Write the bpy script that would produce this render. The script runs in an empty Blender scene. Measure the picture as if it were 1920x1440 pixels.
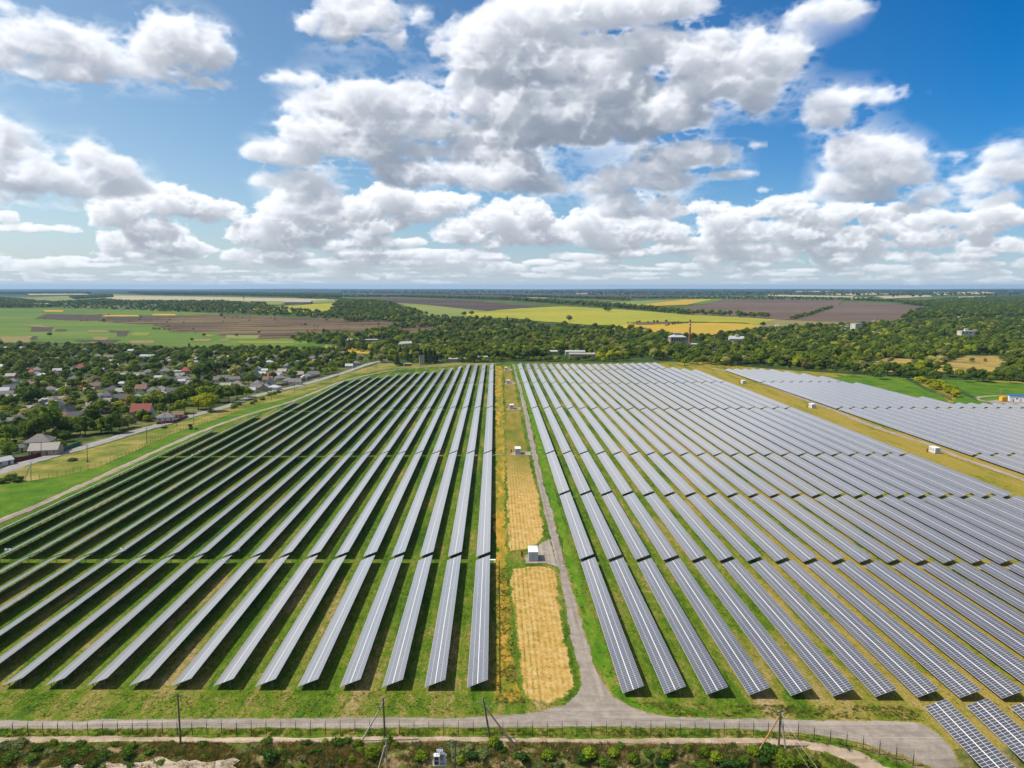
import bpy, bmesh, math, random
import numpy as np
from mathutils import Vector, Matrix, Euler
C = bpy.context.scene.collection
scene = bpy.context.scene
R = math.radians
# ================================================================ camera, sky, sun, exposure
CAM_H, FPX = 75.0, 1300.0            # camera height in metres, focal length for a 1920-wide frame
PITCH = math.atan((720-537)/FPX); YAW = math.atan(32/FPX)
cam_d = bpy.data.cameras.new('camera'); cam = bpy.data.objects.new('camera', cam_d); C.objects.link(cam)
cam_d.sensor_width = 36; cam_d.lens = 36*FPX/1920; cam_d.clip_start = 1; cam_d.clip_end = 90000
cam.location = (0, 0, CAM_H); cam.rotation_euler = (R(90)-PITCH, 0, -YAW)
scene.camera = cam
SUN_EL = 54.0                        # light comes from the left (-X), 54 degrees up
sun_d = bpy.data.lights.new('sun', 'SUN'); sun_d.energy = 5.0; sun_d.angle = R(.53); sun_d.color = (1, .95, .86)
sun = bpy.data.objects.new('sun', sun_d); C.objects.link(sun); sun.rotation_euler = (0, -R(90-SUN_EL), 0)
scene.view_settings.view_transform = 'Standard'; scene.view_settings.look = 'None'
scene.view_settings.exposure = .3; scene.view_settings.gamma = 1
SKY_STRENGTH = .083
HAZE = 3.8e-5
import numpy as np, math
# ---------------------------------------------------------------- clouds
# A small volume model of the cloud deck: ellipsoid puffs eroded by 3-D billow noise, lit by
# the same sun as the scene, integrated along the line of sight into a direction map
# (azimuth x elevation) that the world shader looks up for every ray.
F_, CX_, CY_, HZ_ = 1300.0, 928.0, 720.0, 537.0
TH_ = math.atan((CY_-HZ_)/F_)
def azel(px, py):
    x = px-CX_; v = CY_-py
    y = F_*math.cos(TH_)+v*math.sin(TH_); z = v*math.cos(TH_)-F_*math.sin(TH_)
    return math.degrees(math.atan2(x, y)), math.degrees(math.atan2(z, math.hypot(x, y)))
def up_axis(a, n, axis, per=False):
    m = a.shape[axis]; t = np.linspace(0, m-1.001, n); i = np.floor(t).astype(int); f = t-i
    f = (f*f*(3-2*f)).astype(np.float32); sh = [1]*a.ndim; sh[axis] = n; f = f.reshape(sh)
    return np.take(a, i, axis)*(1-f)+np.take(a, i+1, axis)*f
def billow(shape, wl, octs, rng, gain=.6, aniso=(1, 1, 1)):
    out = np.zeros(shape, np.float32); amp = 1.; tot = 0.
    for o in range(octs):
        w = wl/2.05**o
        gs = [max(3, int(s/(w*a))+3) for s, a in zip(shape, aniso)]
        if any(g > 2.2*s for g, s in zip(gs, shape)): break
        n = rng.random(gs, dtype=np.float32); n[:, :, -1] = n[:, :, 0]
        for ax in (2, 1, 0): n = up_axis(n, shape[ax], ax)
        k1 = [.45, -.6, .8, -.5, .7, -.75, .55, .6][o]; k2 = [.3, -.5, .6, .4, -.7, .5, -.4, .5][o]
        for j in range(shape[1]): n[:, j] = np.roll(n[:, j], int(k1*j), 1)
        for k in range(shape[0]): n[k] = np.roll(n[k], int(k2*k), 1)
        if o: n = 1-np.abs(2*n-1)
        out += amp*n; tot += amp; amp *= gain
    out /= tot
    return out
def cloud_band(puffs, az0, az1, el0, el1, ppd, nz, wl, rng, amp=1.5, sig=.11, zscale=1., decay=.93, thin=.64, dark=1.25):
    nx = int((az1-az0)*ppd); ny = int((el1-el0)*ppd)
    Fd = np.full((nz, ny, nx), -1.2, np.float32)        # row 0 = top
    for (px, py, rx, ry, zc) in puffs:
        a, e = azel(px, py); a2, _ = azel(px+rx, py); _, e2 = azel(px, py-ry)
        cx = (a-az0)*ppd; cy = (el1-e)*ppd; sx = abs(a2-a)*ppd; sy = abs(e2-e)*ppd
        sz = min((sx*sy)**.5*zscale, nz*.5); cz = nz*.5+zc*nz*.25
        x0, x1 = max(0, int(cx-1.5*sx)), min(nx, int(cx+1.5*sx)+1)
        y0, y1 = max(0, int(cy-1.5*sy)), min(ny, int(cy+1.5*sy)+1)
        if x0 >= x1 or y0 >= y1: continue
        X = ((np.arange(x0, x1)-cx)/sx)[None, None, :]; Y = ((np.arange(y0, y1)-cy)/sy)[None, :, None]
        Y = np.where(Y > 0, Y*1.25, Y)                 # flatter undersides
        Z = ((np.arange(nz)-cz)/sz)[:, None, None]
        sf = min(1., (sx*sy)**.5/(.62*wl)); d = ((1-np.sqrt(X*X+Y*Y+Z*Z))*(.15+.85*sf)).astype(np.float32)
        sub = Fd[:, y0:y1, x0:x1]
        k = .18; h = np.clip(.5+.5*(d-sub)/k, 0, 1)
        Fd[:, y0:y1, x0:x1] = sub*(1-h)+d*h+k*h*(1-h)
    n = billow((nz, ny, nx), wl, 7, rng)
    n -= thin
    dens = np.clip((Fd+amp*n)*3.6+.15, 0, 1); del Fd
    dens *= sig*2
    # sunlight: sweep from the top, light comes from the left at 54 degrees
    tau = np.zeros((nz, nx), np.float32); T = np.empty_like(dens); sh = .62; step = 1.22
    amb = np.zeros((nz, nx), np.float32)
    A = np.empty_like(dens)
    for j in range(ny):
        prev = np.empty_like(tau); prev[:, 1:] = tau[:, 1:]*(1-sh)+tau[:, :-1]*sh; prev[:, 0] = tau[:, 0]
        prev[1:-1] = prev[1:-1]*.94+.03*(prev[2:]+prev[:-2])
        tau = (prev+dens[:, j]*step)*np.where(dens[:, j] > .002, 1., decay)
        T[:, j] = tau
        amb = amb*.95+dens[:, j]; A[:, j] = amb
    sun = .62*np.exp(-T*.7*dark)+.38*np.exp(-T*.12*dark)
    sky = np.exp(-A*.06)
    C = np.zeros((ny, nx, 2), np.float32); tr = np.ones((ny, nx), np.float32)
    for k in range(nz):
        a = 1-np.exp(-dens[k]*1.0)
        C[..., 0] += tr*a*sun[k]; C[..., 1] += tr*a*sky[k]; tr *= 1-a
    return C, 1-tr
def make_clouds():
    rng = np.random.default_rng(11)
    P = [ # px, py, rx, ry, depth
     # upper left
     (85,85,85,45,0),(20,110,60,42,.3),(120,60,45,32,-.3),(190,100,80,48,0),(250,135,85,30,.2),(300,100,70,40,.2),(335,72,62,48,-.2),(385,92,48,42,.1),(150,135,90,26,0),(392,160,40,13,0),(358,146,18,10,0),(35,22,26,13,0),(60,140,60,22,0),
     # left middle
     (15,270,48,36,.2),(55,285,50,28,.1),(95,335,95,30,-.1),(185,298,42,34,0),(225,322,58,32,-.1),(265,345,42,18,0),(60,352,80,26,.4),(150,350,90,22,.2),(60,372,85,14,.5),(10,330,50,30,0),
     # top middle
     (690,28,72,42,0),(640,58,30,22,.1),(650,20,40,30,0),(745,78,22,28,.1),(785,22,34,28,0),(580,46,22,17,0),(725,55,30,30,0),
     # mid left mass
     (545,292,72,26,0),(600,255,70,52,-.2),(660,270,85,50,0),(700,290,60,36,.2),(640,200,85,40,.3),(720,185,90,42,.2),(790,200,80,48,.1),(570,200,40,18,.3),(560,150,50,16,.3),(820,240,70,45,0),(500,340,62,20,.1),(560,345,60,28,0),(545,385,50,24,0),(600,380,50,36,.1),(640,350,26,12,0),(690,240,70,45,0),
     # central mass
     (930,55,85,55,0),(890,110,60,50,-.2),(1010,30,110,50,.1),(1120,20,120,48,.2),(1220,10,110,34,.3),(960,120,100,60,.1),(1040,110,110,60,.3),(1130,110,100,50,.3),(1210,90,80,38,.4),(890,190,80,50,0),(980,200,95,55,-.3),(1060,200,80,50,-.2),(1120,230,90,36,.2),(940,250,140,30,.3),(1060,252,150,24,.4),(1180,225,110,38,.3),(1250,200,80,50,.1),(1150,160,70,50,.1),(860,150,40,32,-.1),(830,95,22,18,0),(1190,170,60,50,.2),
     (1290,105,60,48,-.2),(1350,90,70,52,-.2),(1420,95,60,55,-.1),(1480,105,42,48,0),(1380,150,100,50,0),(1300,170,80,45,.1),(1420,185,45,36,.1),(1330,210,50,26,.2),
     # below the centre
     (770,325,78,34,-.1),(850,325,85,38,-.2),(940,320,80,42,-.2),(1000,340,50,28,0),(880,290,70,34,.1),(1040,350,40,14,.1),(800,285,60,30,.2),
     (1290,285,70,27,-.1),(1345,290,36,22,-.1),(1225,310,60,24,0),(1170,335,75,24,0),(1140,350,60,20,0),(1250,340,50,18,0),(1170,385,62,26,-.1),(1240,390,45,22,0),(1375,325,38,8,.1),(1110,345,20,16,0),
     # right
     (1590,180,95,26,0),(1660,178,85,20,0),(1570,208,55,28,0),(1705,172,40,10,0),(1540,15,62,20,0),(1615,10,45,20,0),(1498,38,20,14,0),
     (1640,285,72,34,-.1),(1700,285,55,34,0),(1735,262,26,14,0),(1660,320,80,30,0),(1590,345,70,26,-.1),(1545,362,52,20,0),(1620,365,70,20,.1),(1730,325,34,18,.1),
     (1805,282,26,17,0),(1770,285,16,8,0),(1845,235,10,18,0),(1888,236,12,10,0),(1425,268,13,6,0),(1440,352,10,5,0),
     (1885,305,50,32,-.1),(1930,310,40,40,0),(1845,345,70,20,0),(1780,368,60,20,0),(1720,388,50,13,0),(1900,370,50,18,0),
    ]
    H, al = cloud_band(P, -52, 52, 5.0, 23.5, 13, 90, 46, rng, amp=2.3, sig=.07)
    # thin torn veil around the bigger clouds
    def blur(a, r):
        for ax in (0, 1):
            for _ in range(2):
                c = np.cumsum(np.pad(a, [(r+1, r) if k == ax else (0, 0) for k in (0, 1)], mode='edge'), axis=ax); n_ = a.shape[ax]
                a = (np.take(c, np.arange(n_)+2*r+1, ax)-np.take(c, np.arange(n_), ax))/(2*r+1)
        return a
    vn = billow((2, *al.shape), 34, 7, np.random.default_rng(5), gain=.66, aniso=(1, .8, 1.6))[0]
    ve = np.clip(blur(al, 16)*1.5+blur(al, 5)*.4-.12, 0, 1)*np.clip((vn-.5)*3.6, 0, .75)
    H[..., 0] += (1-al)*ve*.75; H[..., 1] += (1-al)*ve*.9; al = al+(1-al)*ve
    # mid and low deck: rows of small cumulus shrinking to the horizon
    Q = []
    def put(x, y, w, h):
        for k in range(4): Q.append((x+rng.normal()*w*.35, y-abs(rng.normal())*h*.25, w*rng.uniform(.4, .75), h*rng.uniform(.6, 1.05), rng.uniform(-.8, .8)))
    for (x, y, w, h) in [(300,385,85,26),(240,410,60,34),(370,398,85,24),(425,408,45,14),(225,455,45,28),(300,440,70,26),(340,460,50,18),(560,400,90,28),(500,440,75,30),(580,430,90,34),(650,430,60,25),(640,400,70,30),(730,385,70,28),(790,400,80,28),(720,425,50,22),(830,380,70,22),(880,440,60,20),(930,420,70,26),(980,405,60,28),(960,450,90,16),(1060,440,60,26),(1100,425,70,28),(1150,445,80,24),(1210,430,60,26),(1260,440,70,24),(1330,395,60,18),(1370,410,70,22),(1270,395,40,14),(1440,395,70,20),(1480,390,60,20),(1420,440,90,28),(1500,440,80,30),(1560,410,80,24),(1640,405,80,24),(1620,450,70,26),(1700,430,80,26),(1780,410,70,20),(1760,450,90,24),(1850,430,70,26),(1900,410,60,24),(1900,460,60,18),(840,440,80,22),(60,430,70,10),(120,430,60,8),(20,410,30,10)]: put(x, y, w, h)
    for y, n, w, h, xl in [(462,30,70,13,150),(480,38,62,11,-60),(493,46,55,8,-60),(504,56,52,6,-60),(514,60,48,4.2,-60),(522,60,45,3,-60)]:
        for i in range(n): put(rng.uniform(xl, 1980), y+rng.normal()*4, w*rng.uniform(.5, 1.1), h*rng.uniform(.6, 1.2))
    L, bl = cloud_band(Q, -52, 52, -.5, 9.0, 17, 44, 22, rng, amp=2.0, sig=.16, zscale=.8, decay=.8, thin=.63, dark=.5)
    return (H, al), (L, bl)
def make_world():
    w = bpy.data.worlds.new('World'); scene.world = w; w.use_nodes = True
    nt = w.node_tree; N = nt.nodes; Lk = nt.links
    for n in list(N): N.remove(n)
    def nd(t, **k):
        n = N.new(t)
        for a, b in k.items(): setattr(n, a, b)
        return n
    def mth(op, a, b=None, c=None, clamp=False):
        n = nd('ShaderNodeMath', operation=op, use_clamp=clamp)
        for i, v in enumerate((a, b, c)):
            if v is None: continue
            if isinstance(v, (int, float)): n.inputs[i].default_value = v
            else: Lk.new(v, n.inputs[i])
        return n.outputs[0]
    sky = nd('ShaderNodeTexSky', sky_type='NISHITA', sun_disc=False)
    sky.sun_elevation = R(SUN_EL); sky.sun_rotation = R(-90); sky.altitude = 150
    sky.air_density = 1.0; sky.dust_density = .6; sky.ozone_density = 2.0
    tc = nd('ShaderNodeTexCoord'); sp = nd('ShaderNodeSeparateXYZ'); Lk.new(tc.outputs['Generated'], sp.inputs[0])
    x, y, z = sp.outputs
    az = mth('MULTIPLY', mth('ARCTAN2', x, y), 180/math.pi)
    el = mth('MULTIPLY', mth('ARCSINE', z), 180/math.pi)
    # clear sky, a little deeper to the right as in the photograph
    hs = nd('ShaderNodeHueSaturation'); hs.inputs['Saturation'].default_value = SKY_SAT; hs.inputs['Value'].default_value = 1
    Lk.new(sky.outputs[0], hs.inputs['Color'])
    gr = mth('MULTIPLY_ADD', az, 1/70, .5, True)
    deep = nd('ShaderNodeMix', data_type='RGBA', blend_type='MULTIPLY'); deep.inputs[0].default_value = 1
    ramp = nd('ShaderNodeMix', data_type='RGBA'); Lk.new(gr, ramp.inputs[0])
    ramp.inputs[6].default_value = (1.4, 1.36, 1.2, 1); ramp.inputs[7].default_value = (.0, .66, 1.16, 1)
    low = mth('MULTIPLY', el, -1/6.0); low = mth('POWER', 2.718, low); low = mth('MINIMUM', low, 1.0)
    r2 = nd('ShaderNodeMix', data_type='RGBA'); Lk.new(low, r2.inputs[0]); Lk.new(ramp.outputs[2], r2.inputs[6]); r2.inputs[7].default_value = (.84, .93, 1.2, 1)
    Lk.new(hs.outputs[0], deep.inputs[6]); Lk.new(r2.outputs[2], deep.inputs[7])
    bg = nd('ShaderNodeBackground'); bg.inputs[1].default_value = SKY_STRENGTH; Lk.new(deep.outputs[2], bg.inputs[0])
    cur = bg.outputs[0]
    air = nd('ShaderNodeBackground'); air.inputs[0].default_value = (.45, .545, .62, 1); air.inputs[1].default_value = 1.05
    fa = mth('MULTIPLY', mth('POWER', 2.718, mth('MULTIPLY', mth('MAXIMUM', el, 0.), -1/2.6)), .85, None, True)
    am = nd('ShaderNodeMixShader'); Lk.new(fa, am.inputs[0]); Lk.new(cur, am.inputs[1]); Lk.new(air.outputs[0], am.inputs[2]); cur = am.outputs[0]
    # high sky outside the mapped sector: soft noise cumulus for light and reflections
    mp = nd('ShaderNodeMapping'); inv = mth('DIVIDE', 1, mth('MAXIMUM', z, .12))
    cx = nd('ShaderNodeCombineXYZ'); Lk.new(mth('MULTIPLY', x, inv), cx.inputs[0]); Lk.new(mth('MULTIPLY', y, inv), cx.inputs[1])
    nz = nd('ShaderNodeTexNoise'); nz.inputs['Scale'].default_value = 1.6; nz.inputs['Detail'].default_value = 6; Lk.new(cx.outputs[0], nz.inputs['Vector'])
    cov = mth('MULTIPLY_ADD', nz.outputs[0], 7, -3.25, True)
    # mask: 1 outside the sector
    outa = mth('MULTIPLY_ADD', mth('ABSOLUTE', az), .25, -.25*48, True); oute = mth('MULTIPLY_ADD', el, .4, -.4*22.5, True)
    cov = mth('MULTIPLY', cov, mth('MAXIMUM', outa, oute)); cov = mth('MULTIPLY', cov, mth('MULTIPLY_ADD', el, .5, -.5, True))
    cb = nd('ShaderNodeBackground'); cb.inputs[0].default_value = (.86, .86, .87, 1); cb.inputs[1].default_value = .72
    mx = nd('ShaderNodeMixShader'); Lk.new(cov, mx.inputs[0]); Lk.new(cur, mx.inputs[1]); Lk.new(cb.outputs[0], mx.inputs[2]); cur = mx.outputs[0]
    # the two modelled cloud decks, far one first
    (H, al), (L, bl) = make_clouds()
    def deck(name, Cc, a, az0, az1, el0, el1, cur, far):
        ny, nx = a.shape
        ele = np.linspace(el1, el0, ny, dtype=np.float32)[:, None]
        hz = np.exp(-np.clip(ele, 0, 90)/5.0)[..., None]*(.95 if far else .7)
        sunc = np.array([1.0, .965, .92], np.float32)*CLOUD_SUN; skc = np.array([.19, .235, .315], np.float32)*CLOUD_SKY
        an = np.maximum(a, 1e-4)[..., None]
        col = (Cc[..., :1]*sunc+Cc[..., 1:]*skc)/an
        col = col*(1-.55*hz)+.55*hz*np.array([.58, .645, .695], np.float32)
        aa = a*(1-.6*np.clip((2.2-ele)/2.7, 0, 1))
        e = np.ones((ny, nx, 4), np.float32); e[..., :3] = col; e[..., 3] = aa
        im = bpy.data.images.new(name, nx, ny, alpha=True, float_buffer=True); im.colorspace_settings.name = 'Non-Color'
        im.alpha_mode = 'CHANNEL_PACKED'
        im.pixels.foreach_set(np.ascontiguousarray(e[::-1]).ravel()); im.update(); im.pack()
        t = nd('ShaderNodeTexImage', image=im, extension='CLIP', interpolation='Cubic')
        u = mth('MULTIPLY_ADD', az, 1/(az1-az0), -az0/(az1-az0)); v = mth('MULTIPLY_ADD', el, 1/(el1-el0), -el0/(el1-el0))
        cc = nd('ShaderNodeCombineXYZ'); Lk.new(u, cc.inputs[0]); Lk.new(v, cc.inputs[1]); Lk.new(cc.outputs[0], t.inputs[0])
        b = nd('ShaderNodeBackground'); Lk.new(t.outputs[0], b.inputs[0]); b.inputs[1].default_value = 1
        m = nd('ShaderNodeMixShader'); Lk.new(t.outputs[1], m.inputs[0]); Lk.new(cur, m.inputs[1]); Lk.new(b.outputs[0], m.inputs[2])
        return m.outputs[0]
    cur = deck('cloud_deck_far', L, bl, -52, 52, -.5, 9.0, cur, True)
    cur = deck('cloud_deck_near', H, al, -52, 52, 5.0, 23.5, cur, False)
    o = nd('ShaderNodeOutputWorld'); Lk.new(cur, o.inputs[0])
SKY_SAT, CLOUD_SUN, CLOUD_SKY = 1.1, .85, 1.06
make_world()
# ================================================================ land form and picture-to-ground helpers
def smooth(a, b, x):
    t = np.clip((x-a)/(b-a), 0, 1); return t*t*(3-2*t)
def terr(X, Y):
    X = np.asarray(X, float); Y = np.asarray(Y, float)
    t = np.clip((Y-120)/520, 0, 1)
    g = np.interp(X, [-450, -150, -80, 0, 100, 190, 260], [9.5, 8.3, 7.5, 5.5, 6.0, 3.3, 3.0])
    z = -g*t-.009*np.clip(X, 0, 200)
    z = z-7*smooth(720, 1050, Y)*(1-smooth(1050, 2600, Y))
    h = 7*np.sin(X/1700+1.2)*np.sin(Y/1900+.5)+4*np.sin(X/820+Y/1300)
    h = h+16*np.exp(-((X+520)/330)**2-((Y-2350)/500)**2)-8*np.exp(-((X-1500)/600)**2-((Y-1900)/700)**2)
    s = smooth(1200, 2600, Y)
    z = z*(1-s)+(h*smooth(1200, 3500, Y))*s
    z = z-3.0*smooth(104.5, 98, Y)*(1-.0*X)
    return z
def T(x, y): return float(terr(x, y))
cp_, sp_ = math.cos(PITCH), math.sin(PITCH); cy_, sy_ = math.cos(YAW), math.sin(YAW)
def ray(px, py):
    a = (px-960)/FPX; b = (720-py)/FPX
    fx, fy, fz = a, cp_+b*sp_, -sp_+b*cp_
    return fx*cy_+fy*sy_, -fx*sy_+fy*cy_, fz
def at(px, py, dz=0.):
    """point of the ground (raised by dz) seen at a place of the picture"""
    dx, dy, dz_ = ray(px, py); s = 60.
    f = lambda s: CAM_H+dz_*s-T(dx*s, dy*s)-dz
    lo = 40.; st = 1.04
    while f(lo*st) > 0 and lo < 60000: lo *= st
    hi = lo*st
    for _ in range(40):
        m = (lo+hi)/2
        if f(m) > 0: lo = m
        else: hi = m
    return dx*lo, dy*lo
def atY(px, py, Y):
    """point at a given distance ahead seen at a place of the picture"""
    dx, dy, dz_ = ray(px, py); s = Y/dy; return dx*s, Y, CAM_H+dz_*s
def proj(X, Y, Z):
    X = np.asarray(X, float); Y = np.asarray(Y, float); Z = np.asarray(Z, float)-CAM_H
    r = X*cy_-Y*sy_; f0 = X*sy_+Y*cy_; f = f0*cp_-Z*sp_; u = f0*sp_+Z*cp_
    return 960+FPX*r/f, 720-FPX*u/f
def inpoly(px, py, poly):
    px = np.asarray(px, float); py = np.asarray(py, float); c = np.zeros(px.shape, bool); n = len(poly)
    for i in range(n):
        x1, y1 = poly[i]; x2, y2 = poly[(i+1) % n]
        if y1 == y2: continue
        c ^= ((y1 > py) != (y2 > py)) & (px < (x2-x1)*(py-y1)/(y2-y1)+x1)
    return c
# ================================================================ object helpers
def tag(o, label=None, cat=None, group=None, kind=None):
    if label: o['label'] = label
    if cat: o['category'] = cat
    if group: o['group'] = group
    if kind: o['kind'] = kind
    return o
def empty(name, loc, rz=0., rx=0.):
    o = bpy.data.objects.new(name, None); C.objects.link(o); o.location = loc; o.rotation_euler = (rx, 0, rz); o.empty_display_size = .5
    return o
def link(name, me, parent=None):
    o = bpy.data.objects.new(name, me); C.objects.link(o)
    if parent: o.parent = parent
    return o
class MB:
    """collects polygons and links them as one mesh"""
    def __init__(s): s.v = []; s.f = []; s.m = []
    def poly(s, pts, m=0):
        b = len(s.v); s.v += [tuple(p) for p in pts]; s.f.append(tuple(range(b, b+len(pts)))); s.m.append(m)
    def box(s, x0, x1, y0, y1, z0, z1, m=0, M=None):
        p = [Vector((x, y, z)) for z in (z0, z1) for y in (y0, y1) for x in (x0, x1)]
        if M: p = [M @ q for q in p]
        b = len(s.v); s.v += [tuple(q) for q in p]
        for f in ((0, 2, 3, 1), (4, 5, 7, 6), (0, 1, 5, 4), (1, 3, 7, 5), (3, 2, 6, 7), (2, 0, 4, 6)): s.f.append(tuple(b+i for i in f)); s.m.append(m)
        return s
    def tube(s, p0, p1, r0, r1=None, n=8, m=0, caps=True):
        r1 = r0 if r1 is None else r1; p0 = Vector(p0); p1 = Vector(p1); d = (p1-p0).normalized()
        a = d.orthogonal().normalized(); c = d.cross(a); b = len(s.v)
        for p, r in ((p0, r0), (p1, r1)):
            for i in range(n):
                t = 2*math.pi*i/n; s.v.append(tuple(p+a*r*math.cos(t)+c*r*math.sin(t)))
        for i in range(n):
            j = (i+1) % n; s.f.append((b+i, b+j, b+n+j, b+n+i)); s.m.append(m)
        if caps: s.f.append(tuple(range(b+n-1, b-1, -1))); s.m.append(m); s.f.append(tuple(range(b+n, b+2*n))); s.m.append(m)
        return s
    def lathe(s, prof, n=16, c=(0, 0, 0), m=0):
        b = len(s.v)
        for r, z in prof:
            for i in range(n):
                t = 2*math.pi*i/n; s.v.append((c[0]+r*math.cos(t), c[1]+r*math.sin(t), c[2]+z))
        for k in range(len(prof)-1):
            for i in range(n):
                j = (i+1) % n; s.f.append((b+k*n+i, b+k*n+j, b+(k+1)*n+j, b+(k+1)*n+i)); s.m.append(m)
        s.f.append(tuple(b+(len(prof)-1)*n+i for i in range(n))); s.m.append(m)
        return s
    def mesh(s, name, mats):
        me = bpy.data.meshes.new(name); me.from_pydata(s.v, [], s.f); me.update()
        for m in (mats if isinstance(mats, (list, tuple)) else [mats]): me.materials.append(m)
        if any(s.m): me.polygons.foreach_set('material_index', s.m)
        return me
    def build(s, name, mats, parent=None): return link(name, s.mesh(name, mats), parent)
def kids(o): return [c for c in bpy.data.objects if c.parent == o]
def copy_tree(o, tree, parent=None):
    c = o.copy(); C.objects.link(c); c.parent = parent
    for ch in tree.get(o.name, []): copy_tree(ch, tree, c)
    return c
def tree_of(o):
    """name -> children, walked once for a prototype"""
    d = {}; q = [o]
    allc = {}
    for x in bpy.data.objects:
        if x.parent: allc.setdefault(x.parent.name, []).append(x)
    while q:
        a = q.pop(); d[a.name] = allc.get(a.name, []); q += d[a.name]
    return d
ORD = 'first second third fourth fifth sixth seventh eighth ninth tenth eleventh twelfth thirteenth fourteenth fifteenth sixteenth seventeenth eighteenth nineteenth'.split()
TENS = {2: 'twent', 3: 'thirt', 4: 'fort', 5: 'fift', 6: 'sixt', 7: 'sevent', 8: 'eight', 9: 'ninet'}
def nth(i):
    if i < 19: return ORD[i]
    i += 1; t, u = divmod(i, 10)
    if t > 9: return '%dth' % i
    return TENS[t]+('ieth' if u == 0 else 'y-'+ORD[u-1])
# ================================================================ materials
def new_mat(name, rough=.85, spec=.3):
    m = bpy.data.materials.new(name); m.use_nodes = True; nt = m.node_tree
    b = nt.nodes['Principled BSDF']; b.inputs['Roughness'].default_value = rough; b.inputs['Specular IOR Level'].default_value = spec
    return m, nt, b
class G:
    """terse node graph writer"""
    def __init__(s, nt): s.nt = nt; s.N = nt.nodes; s.L = nt.links
    def nd(s, t, **k):
        n = s.N.new(t)
        for a, b in k.items(): setattr(n, a, b)
        return n
    def put(s, sock, v):
        if v is None: return
        if isinstance(v, bpy.types.NodeSocket): s.L.new(v, sock)
        elif isinstance(v, (tuple, list)) and len(v) == 3 and sock.type == 'RGBA': sock.default_value = (*v, 1)
        else: sock.default_value = v
    def m(s, op, a, b=None, c=None, clamp=False):
        n = s.nd('ShaderNodeMath', operation=op, use_clamp=clamp)
        for i, v in enumerate((a, b, c)): s.put(n.inputs[i], v)
        return n.outputs[0]
    def mix(s, f, a, b, mode='MIX'):
        n = s.nd('ShaderNodeMix', data_type='RGBA', blend_type=mode); s.put(n.inputs[0], f); s.put(n.inputs[6], a); s.put(n.inputs[7], b); return n.outputs[2]
    def pos(s): return s.nd('ShaderNodeNewGeometry').outputs['Position']
    def obj(s): return s.nd('ShaderNodeTexCoord').outputs['Object']
    def rnd(s): return s.nd('ShaderNodeObjectInfo').outputs['Random']
    def scl(s, v, sc):
        n = s.nd('ShaderNodeVectorMath', operation='MULTIPLY'); s.put(n.inputs[0], v); n.inputs[1].default_value = sc; return n.outputs[0]
    def noise(s, v, scale, detail=4, rough=.6, dist=0):
        n = s.nd('ShaderNodeTexNoise'); s.put(n.inputs['Vector'], v); n.inputs['Scale'].default_value = scale; n.inputs['Detail'].default_value = detail
        n.inputs['Roughness'].default_value = rough; n.inputs['Distortion'].default_value = dist; return n.outputs[0]
    def ramp(s, f, lo, hi): # sharpen a 0-1 value between lo and hi
        n = s.nd('ShaderNodeMapRange', interpolation_type='SMOOTHSTEP'); s.put(n.inputs[0], f); n.inputs[1].default_value = lo; n.inputs[2].default_value = hi; return n.outputs[0]
    def cols(s, f, stops):
        n = s.nd('ShaderNodeValToRGB'); s.put(n.inputs[0], f); e = n.color_ramp.elements
        while len(e) < len(stops): e.new(.5)
        for el, (p, c) in zip(e, stops): el.position = p; el.color = (*c, 1)
        return n.outputs[0]
    def bump(s, b, h, strength=.4, dist=.1):
        n = s.nd('ShaderNodeBump'); n.inputs['Strength'].default_value = strength; n.inputs['Distance'].default_value = dist
        s.put(n.inputs['Height'], h); s.L.new(n.outputs[0], b.inputs['Normal'])
    def xyz(s, v):
        n = s.nd('ShaderNodeSeparateXYZ'); s.put(n.inputs[0], v); return n.outputs
def plain(name, col, rough=.8, var=.15, scale=1.5, metal=0, spec=.3):
    m, nt, b = new_mat(name, rough, spec); g = G(nt); n = g.noise(g.obj(), scale, 5, .65)
    d = tuple(c*(1-var) for c in col); l = tuple(min(1, c*(1+var)) for c in col)
    g.L.new(g.mix(n, d, l), b.inputs['Base Color']); b.inputs['Metallic'].default_value = metal
    return m
def field(name, stops, scale, detail=6, stretch=(1, 1, 1), rough=.95, fine=None, bump=.0, rough_n=.62):
    """ground cover: a colour ramp over world-space noise, fine grain on top"""
    m, nt, b = new_mat(name, rough, .1); g = G(nt); p = g.scl(g.pos(), stretch)
    n = g.noise(p, scale, detail, rough_n)
    c = g.cols(n, stops)
    if fine:
        f = g.noise(g.pos(), fine[0], 4, .7); c = g.mix(1., c, g.cols(f, [(.25, (1-fine[1],)*3), (.75, (1+fine[1],)*3)]), 'MULTIPLY')
        if bump: g.bump(b, f, bump, .15)
    g.L.new(c, b.inputs['Base Color'])
    return m
RAGGED = {'mown_strip': .35, 'weedy_strip': .5, 'lush_strip': .45, 'perimeter_road': .18, 'dirt_track': .16, 'verge': .5, 'lawn': .35, 'inner_track': .25, 'access_track': .3, 'village_road': .15, 'gravel_pad': .15, 'dry_hillside': 1.5, 'dry_hill': 1.5, 'meadow': .8, 'brown_field': 4, 'brown_clearing': 4, 'brown_meadow': 4, 'chalky_bank': .4, 'garden_plot': .6, 'sunflower_field': 1, 'golden_field': 1.5}
FADE = {'mown_strip': ([i*1.2 for i in range(-4, 25)], [118+i*2. for i in range(110)]), 'perimeter_road': ([i*.9 for i in range(0, 70)], [104+i*.7 for i in range(26)])}
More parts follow.
